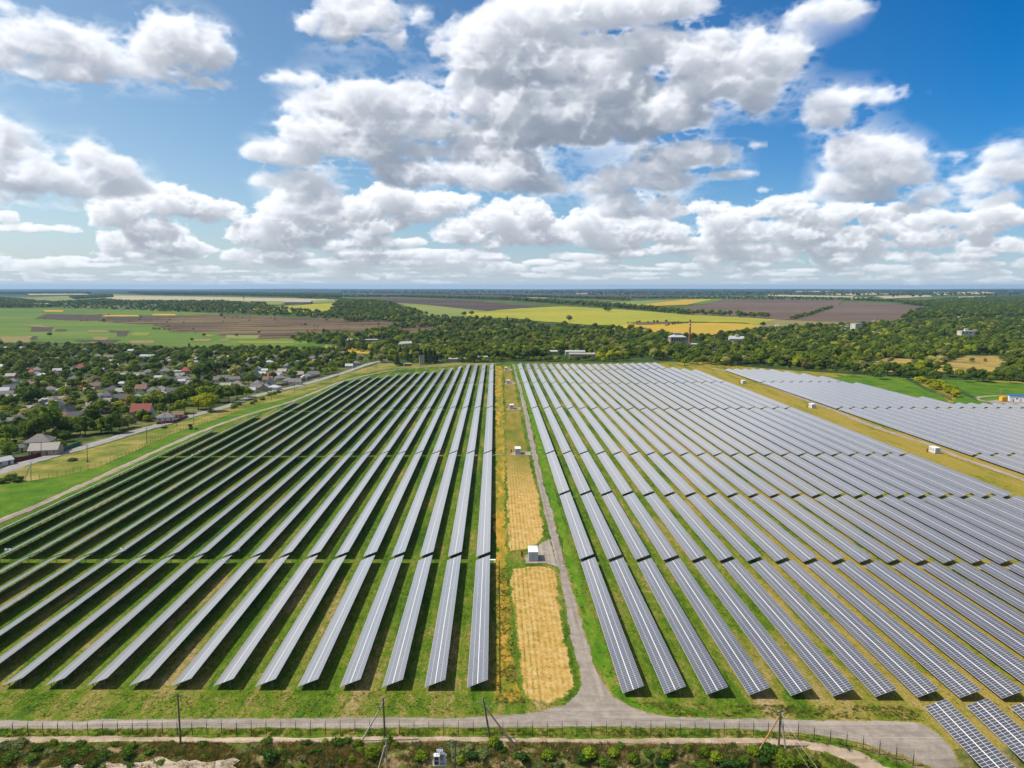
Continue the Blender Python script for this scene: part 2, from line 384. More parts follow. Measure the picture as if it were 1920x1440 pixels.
def ragged(P, r, rng):
    out = []; n = len(P); w = 0.
    for i in range(n):
        (x0, y0), (x1, y1) = P[i], P[(i+1) % n]; d = math.hypot(x1-x0, y1-y0); st = max(.9, abs(y0+y1)*.5*.006); k = max(1, int(d/st)); k = min(k, 400); nx, ny = -(y1-y0)/max(d, 1e-6), (x1-x0)/max(d, 1e-6)
        for j in range(k):
            w = w*.55+rng.gauss(0, 1)*.6; q = r*w*(1+max(0, y0-100)/500); t = j/k; out.append((x0+(x1-x0)*t+nx*q, y0+(y1-y0)*t+ny*q))
    return out
def sheet(name, pts, mat, off=.03, world=False, label=None, step=None, kind='structure'):
    """a patch of ground cover laid on the land: outline from the picture or in metres"""
    P = [p if world else at(*p) for p in pts]
    if name in RAGGED: P = ragged(P, RAGGED[name], random.Random(len(pts)+int(P[0][0]*10)))
    bm = bmesh.new(); vs = [bm.verts.new((x, y, 0)) for x, y in P]; f = bm.faces.new(vs)
    bmesh.ops.triangulate(bm, faces=[f])
    xs = [p[0] for p in P]; ys = [p[1] for p in P]
    for lines, ax, lo, hi in ((XL, 0, min(xs), max(xs)), (YL, 1, min(ys), max(ys))):
        L_ = [l for l in lines if lo < l < hi]
        if name in FADE: L_ += [l+.013 for l in FADE[name][ax] if lo < l < hi]
        for l in L_:
            co = (l, 0, 0) if ax == 0 else (0, l, 0); no = (1, 0, 0) if ax == 0 else (0, 1, 0)
            bmesh.ops.bisect_plane(bm, geom=bm.verts[:]+bm.edges[:]+bm.faces[:], plane_co=co, plane_no=no, dist=1e-4)
    X = np.array([v.co.x for v in bm.verts]); Y = np.array([v.co.y for v in bm.verts]); Z = terr(X, Y)+off+np.clip(Y-400, 0, 8000)*.00025
    for v, z in zip(bm.verts, Z): v.co.z = z
    bmesh.ops.recalc_face_normals(bm, faces=bm.faces[:])
    me = bpy.data.meshes.new(name); bm.to_mesh(me); bm.free()
    if name in FADE:                     # how far inside the outline each point lies, for a dissolving margin
        V = np.array([v.co[:2] for v in me.vertices]); A = np.array(P); B = np.roll(A, -1, 0); D = np.full(len(V), 1e9); AB = B-A; LL = np.maximum((AB**2).sum(1), 1e-9)
        for i in range(len(A)):
            t = np.clip(((V-A[i])@AB[i])/LL[i], 0, 1); D = np.minimum(D, ((V-A[i]-t[:, None]*AB[i])**2).sum(1))
        at_ = me.attributes.new('inside', 'FLOAT', 'POINT'); at_.data.foreach_set('value', np.sqrt(D).astype(np.float32))
    if len(me.polygons) and sum(p.normal.z for p in me.polygons) < 0: me.flip_normals()
    me.materials.append(mat); o = link(name, me); tag(o, label, None, None, kind); return o
XL = [float(x) for x in range(-480, 481, 16)]; s_ = 480.
while s_ < 19500: s_ *= 1.09; XL = [-s_]+XL+[s_]
YL = [-400., -200., 0., 50., 80.]+[90.+1.5*i for i in range(14)]+[112., 116.]+[float(y) for y in range(120, 801, 10)]; s_ = 800.
while s_ < 19500: s_ *= 1.05; YL.append(s_)
def strip(px_pts, w):
    """a road outline from a centre line in the picture and a width in metres (or a list)"""
    P = [Vector(at(*p)) for p in px_pts]; n = len(P); W = w if isinstance(w, (list, tuple)) else [w]*n
    # smooth the centre line
    Q, V = [], []
    for i in range(n-1):
        p0 = P[max(0, i-1)]; p1 = P[i]; p2 = P[i+1]; p3 = P[min(n-1, i+2)]
        for k in range(5):
            t = k/5; Q.append(.5*((2*p1)+(-p0+p2)*t+(2*p0-5*p1+4*p2-p3)*t*t+(-p0+3*p1-3*p2+p3)*t**3)); V.append(W[i]*(1-t)+W[i+1]*t)
    Q.append(P[-1]); V.append(W[-1]); Lf, Rt = [], []
    for i, q in enumerate(Q):
        d = (Q[min(len(Q)-1, i+1)]-Q[max(0, i-1)]).normalized(); nn = Vector((-d.y, d.x)); j = random.uniform(-.06, .06)*V[i]
        Lf.append(q+nn*(V[i]/2+j)); Rt.append(q-nn*(V[i]/2-j))
    return [tuple(p) for p in Lf+Rt[::-1]]
random.seed(5); np.random.seed(5)
# ================================================================ ground cover materials
GREEN, OLIVE, STRAW, SOIL = (.085, .16, .012), (.19, .205, .028), (.46, .31, .10), (.36, .25, .15)
def farm_colour(g):
    p = g.pos(); x, y, z = g.xyz(p)
    big = g.noise(g.scl(p, (1, .16, 1)), .17, 5, .62)               # long patches along the rows
    mid = g.noise(g.scl(p, (1, .5, 1)), .75, 7, .78, .5)
    fine = g.noise(p, 3.2, 4, .75)
    # strips further to the right are drier
    dry = g.m('MULTIPLY_ADD', g.ramp(x, 20, 110), .13, 0)
    near = g.m('MULTIPLY', g.ramp(y, 220, 110), .07)
    aisle = g.m('MULTIPLY', g.ramp(x, 190, 198), g.ramp(x, 222, 216)); aisle = g.m('MULTIPLY', aisle, .05)
    v = g.m('ADD', g.m('ADD', g.m('ADD', big, dry), near), aisle)
    clump = g.noise(p, 2.1, 5, .7, .6); mask = g.m('ADD', g.m('ADD', g.m('MULTIPLY', v, .42), g.m('MULTIPLY', mid, .36)), g.m('MULTIPLY', clump, .22)); mask = g.m('MULTIPLY_ADD', mask, 1.75, -.385)
    c = g.cols(mask, [(.36, (.035, .08, .006)), (.45, (.065, .13, .009)), (.52, (.11, .18, .010)), (.58, (.18, .18, .03)), (.65, (.30, .235, .08)), (.74, (.38, .28, .14)), (.86, (.46, .38, .27))])
    gold = g.m('MULTIPLY', g.m('MULTIPLY', g.ramp(x, 30, 120), g.ramp(mask, .46, .62)), .8); c = g.mix(gold, c, g.mix(clump, (.34, .22, .02), (.30, .27, .05)))
    lite = g.ramp(g.noise(p, .9, 6, .7, .6), .62, .74)
    c = g.mix(g.m('MULTIPLY', lite, .22), c, (.42, .34, .22))
    c = g.mix(1., c, g.cols(fine, [(.28, (.5, .52, .5)), (.72, (1.45, 1.42, 1.4))]), 'MULTIPLY')
    return c, fine
def farm_grass():
    m, nt, b = new_mat('farm_grass', .95, .08); g = G(nt); c, fine = farm_colour(g); g.bump(b, fine, .7, .15); g.L.new(c, b.inputs['Base Color']); return m
def margin(g, c, w, amount=1.):
    """let the surrounding grass creep in over a patch within about w metres of its outline"""
    a = g.nd('ShaderNodeAttribute', attribute_name='inside').outputs['Fac']; p = g.pos(); n = g.m('ADD', g.m('MULTIPLY', g.noise(p, .9, 6, .75, .5), .65), g.m('MULTIPLY', g.noise(p, 3.5, 4, .7), .35))
    f = g.ramp(g.m('ADD', g.m('DIVIDE', a, w), g.m('MULTIPLY_ADD', n, 3.2, -1.75)), .35, .62); return g.mix(f, farm_colour(g)[0], c)
def gravel(name, a, bcol, tracks=0., edge=.0):
    m, nt, b = new_mat(name, .9, .15); g = G(nt); p = g.pos()
    n = g.noise(p, .35, 7, .75, .3); f = g.noise(p, 5, 4, .8)
    c = g.mix(g.ramp(n, .35, .68), a, bcol); c = g.mix(1., c, g.cols(f, [(.2, (.72,)*3), (.8, (1.25,)*3)]), 'MULTIPLY')
    py = g.xyz(p)[1]; sa = g.noise(g.scl(p, (.02, 1.1, 1)), .9, 3, .6); sb = g.noise(g.scl(p, (1.1, .02, 1)), .9, 3, .6); fy = g.ramp(py, 113.5, 121)
    st = g.m('ADD', g.m('MULTIPLY', sb, fy), g.m('MULTIPLY', sa, g.m('SUBTRACT', 1, fy))); c = g.mix(g.m('MULTIPLY', g.ramp(st, .52, .66), .45), c, tuple(v*1.3 for v in bcol)); c = g.mix(g.m('MULTIPLY', g.ramp(st, .46, .34), .45), c, tuple(v*.72 for v in a))
    if edge: c = margin(g, c, edge)
    g.bump(b, f, .35, .05); g.L.new(c, b.inputs['Base Color']); return m
M = {}
M['farm'] = farm_grass()
M['gravel'] = gravel('grey_gravel', (.24, .20, .165), (.35, .30, .25))
M['road_gravel'] = gravel('road_gravel', (.24, .20, .165), (.35, .30, .25), edge=.55)
M['asphalt'] = gravel('worn_asphalt', (.25, .235, .225), (.36, .33, .30))
M['dirt'] = gravel('pale_dirt', (.30, .22, .15), (.50, .39, .28))
M['path'] = gravel('inner_track', (.26, .2, .16), (.4, .32, .26))
M['base'] = field('open_land', [(.3, (.045, .075, .02)), (.5, (.075, .11, .022)), (.62, (.13, .14, .035)), (.75, (.19, .16, .07))], .004, 8, fine=(.15, .3))
M['lawn'] = field('bright_grass', [(.3, (.045, .11, .006)), (.5, (.075, .16, .008)), (.62, (.12, .18, .015)), (.75, (.2, .2, .03))], .09, 6, fine=(1.3, .4))
M['verge'] = field('dry_verge', [(.3, (.08, .13, .015)), (.44, (.14, .165, .025)), (.54, (.23, .205, .045)), (.64, (.32, .26, .08)), (.76, (.10, .15, .02))], .07, 6, fine=(1.1, .25))
M['green_field'] = field('green_field', [(.3, (.075, .135, .02)), (.5, (.11, .175, .025)), (.7, (.155, .2, .035))], .006, 7, (.3, 1, 1), fine=(.08, .15))
M['pale_green'] = field('pale_green_field', [(.3, (.16, .205, .055)), (.6, (.21, .24, .06)), (.8, (.26, .27, .07))], .003, 6, (.5, 1, 1), fine=(.05, .12))
M['sunflower'] = field('sunflower_field', [(.3, (.20, .23, .025)), (.5, (.30, .295, .03)), (.7, (.37, .33, .035))], .004, 7, (.4, 1, 1), fine=(.05, .15))
M['golden'] = field('golden_field', [(.3, (.38, .28, .03)), (.6, (.46, .30, .035)), (.8, (.40, .32, .035))], .006, 6, fine=(.05, .1))
M['plough'] = field('ploughed_soil', [(.3, (.06, .044, .035)), (.55, (.09, .064, .048)), (.75, (.14, .10, .07))], .006, 7, (.3, 1, 1), fine=(.1, .15))
M['plough_light'] = field('light_ploughed_soil', [(.35, (.10, .07, .05)), (.5, (.14, .098, .07)), (.68, (.20, .145, .10))], .004, 7, (.25, 1, 1), fine=(.1, .15))
M['fallow'] = field('brown_fallow', [(.34, (.035, .028, .018)), (.45, (.08, .055, .034)), (.54, (.16, .11, .05)), (.66, (.21, .17, .07))], .03, 9, (.16, 1.3, 1), fine=(.1, .2), rough_n=.7)
M['tan'] = field('tan_plot', [(.3, (.17, .165, .05)), (.7, (.27, .215, .085))], .05, 5, fine=(.3, .2))
M['tan_pale'] = field('far_tan_field', [(.3, (.36, .31, .17)), (.7, (.45, .38, .22))], .002, 5)
M['dark_plot'] = field('dark_plot', [(.3, (.06, .05, .03)), (.7, (.10, .078, .05))], .05, 5, fine=(.3, .2))
M['lime_plot'] = field('lime_plot', [(.3, (.16, .2, .025)), (.7, (.23, .26, .035))], .05, 5, fine=(.3, .2))
M['far_blue'] = field('far_woodland', [(.3, (.025, .045, .02)), (.6, (.045, .07, .03)), (.8, (.12, .13, .06))], .0011, 8, (.4, 1, 1), fine=(.01, .3))
M['hill'] = field('dry_hillside', [(.3, (.12, .12, .03)), (.5, (.33, .23, .06)), (.65, (.42, .3, .08)), (.8, (.14, .16, .04))], .03, 7, fine=(.3, .25))
M['village_ground'] = field('garden_ground', [(.32, (.03, .05, .012)), (.47, (.055, .08, .015)), (.56, (.11, .13, .025)), (.64, (.17, .15, .07)), (.75, (.22, .19, .13))], .05, 7, fine=(.5, .3))
M['wood_floor'] = field('woodland_floor', [(.3, (.025, .05, .01)), (.55, (.045, .075, .012)), (.75, (.1, .1, .035))], .03, 7, fine=(.3, .3))
def bank_mat():
    m, nt, b = new_mat('weedy_bank', .95, .08); g = G(nt); p = g.pos()
    n = g.noise(p, .22, 7, .7, .5); f = g.noise(p, 2.2, 5, .75)
    c = g.cols(n, [(.34, (.06, .095, .014)), (.46, (.12, .14, .03)), (.54, (.23, .19, .075)), (.58, (.34, .25, .13)), (.68, (.19, .145, .08)), (.78, (.10, .075, .045))])
    c = g.mix(1., c, g.cols(f, [(.25, (.5,)*3), (.75, (1.5,)*3)]), 'MULTIPLY'); g.bump(b, f, .8, .25); g.L.new(c, b.inputs['Base Color']); return m
M['bank'] = bank_mat()
def straw_mat():
    m, nt, b = new_mat('mown_straw', .95, .08); g = G(nt); p = g.pos(); x, y, z = g.xyz(p)
    wob = g.m('MULTIPLY', g.noise(g.scl(p, (.4, .08, 1)), .6, 3), 2.2)
    ph = g.m('MULTIPLY_ADD', x, 2*math.pi/1.15, wob); s = g.m('MULTIPLY_ADD', g.m('SINE', ph), .5, .5)
    n = g.noise(p, .5, 6, .7, .4); f = g.noise(p, 3.5, 5, .8)
    lineg = g.m('MULTIPLY', g.ramp(s, .66, .95), g.ramp(g.noise(g.scl(p, (1, .5, 1)), .8, 6, .8), .42, .6))
    far = g.ramp(y, 230, 330); veryfar = g.ramp(y, 300, 640)
    c = g.cols(n, [(.3, (.27, .19, .035)), (.42, (.46, .285, .07)), (.54, (.56, .355, .11)), (.64, (.58, .43, .20)), (.74, (.64, .52, .34))])
    c = g.mix(g.m('MULTIPLY', g.ramp(s, .35, 0), .18), c, (.68, .52, .3))
    c = g.mix(g.m('MULTIPLY', lineg, g.m('MULTIPLY_ADD', g.ramp(x, 11, 6.5), .6, .38)), c, (.15, .19, .02))
    c2 = g.cols(g.noise(g.scl(p, (1, .4, 1)), .12, 6, .7), [(.3, (.11, .15, .015)), (.48, (.21, .19, .03)), (.6, (.32, .22, .05)), (.75, (.16, .16, .025))])
    c = g.mix(far, c, c2)
    c = g.mix(1., c, g.cols(f, [(.2, (.6, .62, .6)), (.8, (1.35, 1.33, 1.3))]), 'MULTIPLY'); c = margin(g, c, 1.15); g.bump(b, f, .5, .1); g.L.new(c, b.inputs['Base Color']); return m
M['straw'] = straw_mat()
M['lush'] = field('lush_grass', [(.3, (.05, .13, .006)), (.5, (.085, .19, .008)), (.62, (.16, .21, .02)), (.75, (.33, .25, .06))], .35, 6, (1, .4, 1), fine=(2.5, .4), bump=.5)
M['amber'] = field('amber_weeds', [(.3, (.10, .15, .012)), (.47, (.22, .2, .02)), (.58, (.42, .24, .03)), (.75, (.5, .33, .1))], .4, 6, (1, .25, 1), fine=(2.5, .4), bump=.5)
M['chalk'] = gravel('chalky_bank', (.34, .26, .18), (.56, .46, .35))
# ================================================================ land
def make_ground():
    X, Y = np.meshgrid(np.array(XL), np.array(YL)); Z = terr(X, Y)
    rng = np.random.default_rng(3)
    b = (Y < 103) & (Y > 80); Z = Z+np.where(b, rng.normal(0, .22, Z.shape), 0)
    ny, nx = X.shape; v = np.stack([X, Y, Z], -1).reshape(-1, 3)
    idx = np.arange(nx*ny).reshape(ny, nx); f = np.stack([idx[:-1, :-1], idx[:-1, 1:], idx[1:, 1:], idx[1:, :-1]], -1).reshape(-1, 4)
    me = bpy.data.meshes.new('ground'); me.from_pydata(v.tolist(), [], f.tolist()); me.update()
    me.materials.append(M['base']); me.materials.append(M['farm']); me.materials.append(M['bank']); me.materials.append(M['far_blue'])
    mi = np.zeros((ny-1, nx-1), int); xc = (X[:-1, :-1]+X[1:, 1:])/2; yc = (Y[:-1, :-1]+Y[1:, 1:])/2
    mi[(yc < 730) & (yc > 100) & (xc > -165) & (xc < 470)] = 1; mi[(yc < 105.9) & ((yc < 104) | (xc < 48))] = 2; mi[yc > 5500] = 3
    me.polygons.foreach_set('material_index', mi.ravel()); me.polygons.foreach_set('use_smooth', [True]*len(f)); me.update()
    tag(link('ground', me), 'grassy ground under and around the solar farm reaching the horizon', None, None, 'structure')
make_ground()
# ---- fields and open land, outlines in the picture
Z = sheet
Z('village_ground', [(-90,905),(-90,634),(0,634),(200,640),(420,652),(600,655),(650,655),(720,682),(690,690),(640,706),(560,730),(450,754),(330,790),(200,826),(60,866)], M['village_ground'], .02)
Z('green_field', [(-90,579),(0,578),(300,581),(420,590),(620,612),(590,640),(640,652),(600,657),(400,652),(200,645),(0,638),(-90,638)], M['green_field'], .1)
Z('brown_field', [(64,598),(90,590),(150,590),(300,592),(420,590),(560,598),(700,600),(780,610),(770,622),(640,622),(560,634),(480,636),(400,626),(340,624),(300,612),(180,602)], M['fallow'], .3)
Z('ploughed_strip', [(64,598),(88,589),(140,590),(260,595),(330,600),(250,602),(130,600)], M['dark_plot'], .5)
plots = [((28,72,98,90),(610,615),'tan'),((58,100,98,62),(614,622),'plough'),((98,104,104,96),(617,622),'lime_plot'),((104,125,124,104),(618,622),'dark_plot'),((0,60,55,0),(631,643),'tan'),((58,72,66,54),(631,637),'dark_plot'),
 ((164,202,200,162),(620,624),'tan'),((204,218,218,204),(620,624),'plough'),((218,245,235,220),(621,631),'dark_plot'),((252,280,278,246),(624,630),'lime_plot'),((175,208,200,172),(632,638),'tan'),((140,224,215,150),(638,642),'dark_plot'),((190,223,205,186),(638,650),'dark_plot'),((244,290,288,242),(639,645),'tan'),((168,190,186,168),(641,647),'lime_plot'),((160,200,200,155),(649,656),'tan'),
 ((365,397,392,362),(636,641),'tan'),((415,432,428,412),(637,640),'tan'),((385,400,398,380),(628,632),'lime_plot'),((425,490,480,420),(629,636),'pale_green'),((450,555,550,440),(640,645),'lime_plot'),((560,610,600,540),(645,650),'lawn'),((80,120,118,84),(582,585),'golden'),((200,260,262,190),(591,594),'golden'),((290,330,330,285),(589,592),'golden')]
for i, ((a, b_, c_, d_), (y0, y1), mt) in enumerate(plots):
    Z('garden_plot', [(a, y0), (b_, y0), (c_, y1), (d_, y1)], M[mt], .55)
Z('yellow_field', [(610,649),(660,652),(668,656),(700,656),(690,664),(640,662),(612,654)], M['golden'], .4)
Z('far_green_field', [(-90,560),(60,558),(210,552),(350,556),(640,561),(660,566),(560,572),(330,568),(200,570),(-90,572)], M['pale_green'], .5)
Z('tan_strip', [(210,555),(400,557),(640,562),(560,566),(300,563),(190,563)], M['tan_pale'], 1.)
Z('hay_field', [(440,583),(480,577),(560,573),(640,568),(660,572),(630,584),(540,587)], M['sunflower'], .97)
Z('sloping_green_field', [(690,568),(800,570),(900,580),(912,583),(870,588),(880,598),(830,598),(740,588),(700,576)], M['pale_green'], .6)
Z('ploughed_field', [(625,561),(760,560),(900,565),(960,572),(1040,577),(905,583),(800,572),(700,567),(640,566)], M['plough'], .8)
Z('sunflower_field', [(870,588),(960,580),(1050,575),(1150,580),(1290,590),(1400,596),(1460,600),(1420,610),(1395,606),(1290,604),(1170,612),(1100,610),(1000,602),(960,597),(880,598)], M['sunflower'], .9)
Z('golden_field', [(1155,612),(1200,610),(1330,606),(1410,609),(1425,612),(1380,622),(1310,632),(1250,624),(1195,624)], M['golden'], 1.3)
Z('hedge_strip', [(1180,606),(1270,604),(1282,607),(1200,611)], M['fallow'], 1.6)
Z('ploughed_slope', [(1270,590),(1320,565),(1350,561),(1580,563),(1570,575),(1485,600),(1455,600),(1400,596),(1290,590)], M['plough_light'], .7)
Z('ploughed_hillside', [(1485,602),(1560,578),(1590,567),(1740,575),(1760,580),(1690,600),(1670,604),(1600,606),(1530,604)], M['plough_light'], .83)
Z('pale_slope', [(1455,600),(1535,604),(1600,606),(1560,610),(1480,616),(1380,622),(1400,613)], M['tan'], 1.08)
Z('far_golden_field', [(1150,568),(1280,562),(1350,561),(1310,568),(1290,572),(1200,576)], M['golden'], 1.1)
Z('far_striped_field', [(1130,568),(1240,563),(1280,563),(1210,571),(1170,572)], M['pale_green'], 1.4)
Z('far_green_strip', [(1290,572),(1335,562),(1360,562),(1320,572)], M['green_field'], 1.5)
Z('distant_ploughland', [(660,550),(960,551),(1180,552),(1280,556),(960,557),(700,555)], M['plough'], 1.)
for i, P in enumerate([[(1560,551),(1640,549),(1680,552),(1600,555)],[(1750,549),(1840,547.5),(1870,550),(1760,554)],[(1640,556),(1740,554),(1750,557),(1660,561)],[(1595,558),(1640,559),(1640,562),(1596,562)],[(1490,546.5),(1560,546),(1570,548),(1490,548.5)],[(1550,551),(1590,551),(1585,554),(1550,553)],[(1800,557),(1850,556),(1840,559),(1790,560)],[(1080,550.5),(1110,550),(1110,551.5),(1080,552)],[(960,558),(1025,559),(1024,560.3),(960,560)],[(50,550),(150,549.5),(170,553),(55,554)],[(330,548.5),(420,549),(420,550.5),(330,550)],[(1440,553),(1600,556),(1600,559),(1440,556)]]):
    Z('distant_field', P, M['tan_pale'], 2.)
Z('wooded_land', [(640,655),(700,610),(640,600),(760,592),(880,598),(1000,604),(1170,614),(1250,626),(1320,634),(1400,622),(1530,606),(1690,602),(1780,585),(2000,590),(2000,716),(1760,712),(1600,702),(1400,688),(1290,676),(960,678),(760,682),(700,672)], M['wood_floor'], .15)
Z('brown_clearing', [(640,606),(700,602),(760,606),(735,614),(700,622),(640,623)], M['fallow'], .7)
Z('brown_meadow', [(735,618),(800,612),(830,614),(810,626),(760,628)], M['fallow'], .7)
Z('dry_hillside', [(1615,690),(1640,677),(1660,673),(1705,674),(1716,684),(1695,698),(1640,698)], M['hill'], .4)
Z('dry_hill', [(1745,694),(1790,676),(1815,668),(1870,668),(1885,680),(1860,697),(1790,701)], M['hill'], .4)
Z('meadow', [(1560,708),(1590,704),(1690,703),(1720,716),(1760,738),(1785,758),(1700,744),(1600,722)], M['lawn'], .06)
Z('meadow', [(1760,712),(1790,712),(1920,719),(2020,722),(2020,760),(1920,760),(1780,760),(1800,740)], M['lawn'], .08)
# ---- roads
Z('village_road', strip([(-60,908),(0,886),(60,865),(130,846),(200,826),(265,806),(300,797),(330,788),(380,774),(430,760),(470,745),(530,730),(565,722),(620,706),(650,697),(690,683),(712,677)], [7.5]*17), M['asphalt'], .05, True, 'worn grey road along the village edge')
Z('side_road', strip([(712,677),(740,670),(800,652),(830,640),(845,628)], 6), M['path'], .3, True)
Z('verge', [(-40,915),(0,890),(60,871),(200,832),(330,794),(450,756),(560,727),(650,700),(720,680),(900,680),(935,682),(930,684),(760,690),(660,704),(560,742),(470,764),(320,815),(180,878),(74,899),(-60,918)], M['verge'], .03)
Z('lawn', [(-60,918),(74,899),(180,878),(320,815),(470,764),(560,742),(660,706),(700,700),(560,750),(480,777),(400,804),(200,900),(0,980),(-60,1003)], M['lawn'], .045)
Z('inner_track', strip([(-40,994),(0,977),(60,952),(150,912),(240,871),(320,834),(400,800),(480,773),(560,748),(640,716),(700,701),(760,692),(850,684),(930,681.5)], 3.2), M['path'], .07, True)
Z('dirt_yard', strip([(712,677),(740,676),(770,676)], 8), M['path'], .12, True)
# near gravel road, junction and centre drive (metres)
def W(*pts): return [at(*p) for p in pts]
Z('perimeter_road', [(-60,1348),(120,1350),(300,1347),(500,1345),(700,1343),(860,1345),(925,1341),(975,1338),(1020,1331),(1055,1320),(1078,1302),(1087,1282),(1084,1255),(1077,1225),(1066,1195),(1056,1120),(1046,1068),(1040,1050),(1031,1010),(1025,985),(1018,960),(1007,905),(1000,870),(990,820),(979,765),(970,722),(962,690),(959.5,682),(963.5,682),(967,692),(977,722),(987,760),(999,810),(1010,860),(1019,905),(1038,960),(1047,1000),(1060,1050),(1076,1110),(1098,1190),(1118,1245),(1133,1280),(1150,1303),(1178,1322),(1215,1335),(1260,1342),(1350,1346),(1500,1348),(1640,1351),(1727,1354),(1762,1376),(1800,1425),(1830,1470),(1790,1470),(1740,1442),(1690,1420),(1620,1397),(1540,1381),(1467,1372),(1350,1368),(1150,1366),(960,1366),(700,1367),(400,1367),(150,1369),(-60,1369)], M['road_gravel'], .05, label='grey gravel road along the fence with a drive up the middle')
Z('gravel_pad', [(985,1041),(1000,1040),(1009,1022),(1030,1010),(1042,1050),(1050,1064),(1022,1056),(985,1057)], M['gravel'], .08)
for (x, y, s) in ((971,851,1.),(959.5,767,.72),(952.7,719.5,.55),(949,694,.45)):
    Z('gravel_pad', [(x-12*s, y-2*s), (x+8*s, y-4*s), (x+25*s, y-4*s), (x+25*s, y+2.5*s), (x-12*s, y+2.5*s)], M['gravel'], .1)
Z('dirt_track', [(-60,1383),(200,1381),(500,1384),(800,1382),(1100,1386),(1300,1384),(1420,1384),(1500,1388),(1570,1399),(1620,1412),(1670,1440),(1700,1470),(1650,1470),(1610,1438),(1560,1416),(1490,1400),(1420,1394),(1280,1395),(1100,1393),(800,1391),(500,1393),(250,1391),(100,1393),(-60,1396)], M['dirt'], .04)
Z('chalky_bank', [(20,1470),(90,1446),(130,1437),(165,1440),(200,1431),(240,1436),(290,1428),(330,1434),(380,1426),(420,1429),(440,1423),(450,1430),(436,1441),(460,1450),(455,1470)], M['chalk'], .35)
Z('mown_strip', [(952,1066),(1000,1060),(1030,1063),(1044,1072),(1052,1120),(1062,1195),(1073,1230),(1081,1262),(1083,1290),(1066,1310),(1030,1322),(985,1312),(972,1290),(965,1200),(960,1140),(952,1085)], M['straw'], .04)
Z('mown_strip', [(951,1035),(990,1030),(1008,1022),(1026,1008),(1018,970),(1010,925),(1002,888),(990,840),(978,780),(968,730),(961,700),(958,686),(944,686),(945,730),(946,800),(948,900),(950,980)], M['straw'], .04)
Z('weedy_strip', [(927,1310),(985,1318),(970,1290),(963,1200),(958,1140),(950,1060),(948,950),(945,800),(942,700),(940,686),(928,686),(929,760),(930,900),(930,1040),(928,1160)], M['amber'], .025)
Z('lush_strip', [(1150,1303),(1178,1322),(1215,1335),(1300,1343),(1345,1334),(1250,1326),(1200,1318),(1160,1290),(1132,1215),(1105,1140),(1080,1062),(1057,980),(1030,880),(1004,780),(983,705),(974,684),(965,684),(969,695),(989,760),(1012,862),(1040,965),(1062,1052),(1100,1192),(1120,1247)], M['lush'], .025)
Z('access_track', strip([(1335,690),(1385,702),(1450,727),(1500,746),(1560,768),(1620,793),(1700,821),(1745,835),(1800,858),(1860,879),(1930,903),(1990,925)], 3.4), M['path'], .07, True)
Z('mown_loop', strip([(1990,742),(1920,742),(1870,742),(1835,745),(1832,748),(1845,752),(1890,757),(1960,760)], 3.), M['path'], .1, True)
Z('service_yard', [(1850,752),(1880,749),(1990,754),(1990,760),(1860,757)], M['gravel'], .12)
Z('ditch', strip([(936,1052),(936,1100),(937,1160),(937,1220),(938,1300)], .3), M['wood_floor'], .06, True)
Z('verge', [(1500,1384),(1580,1398),(1680,1426),(1738,1445),(1730,1470),(1700,1470),(1668,1438),(1620,1411),(1570,1398),(1500,1387)], M['lush'], .05)
Z('verge', [(1430,1396),(1490,1402),(1560,1418),(1610,1440),(1640,1470),(1500,1470),(1480,1420)], M['farm'], .2)
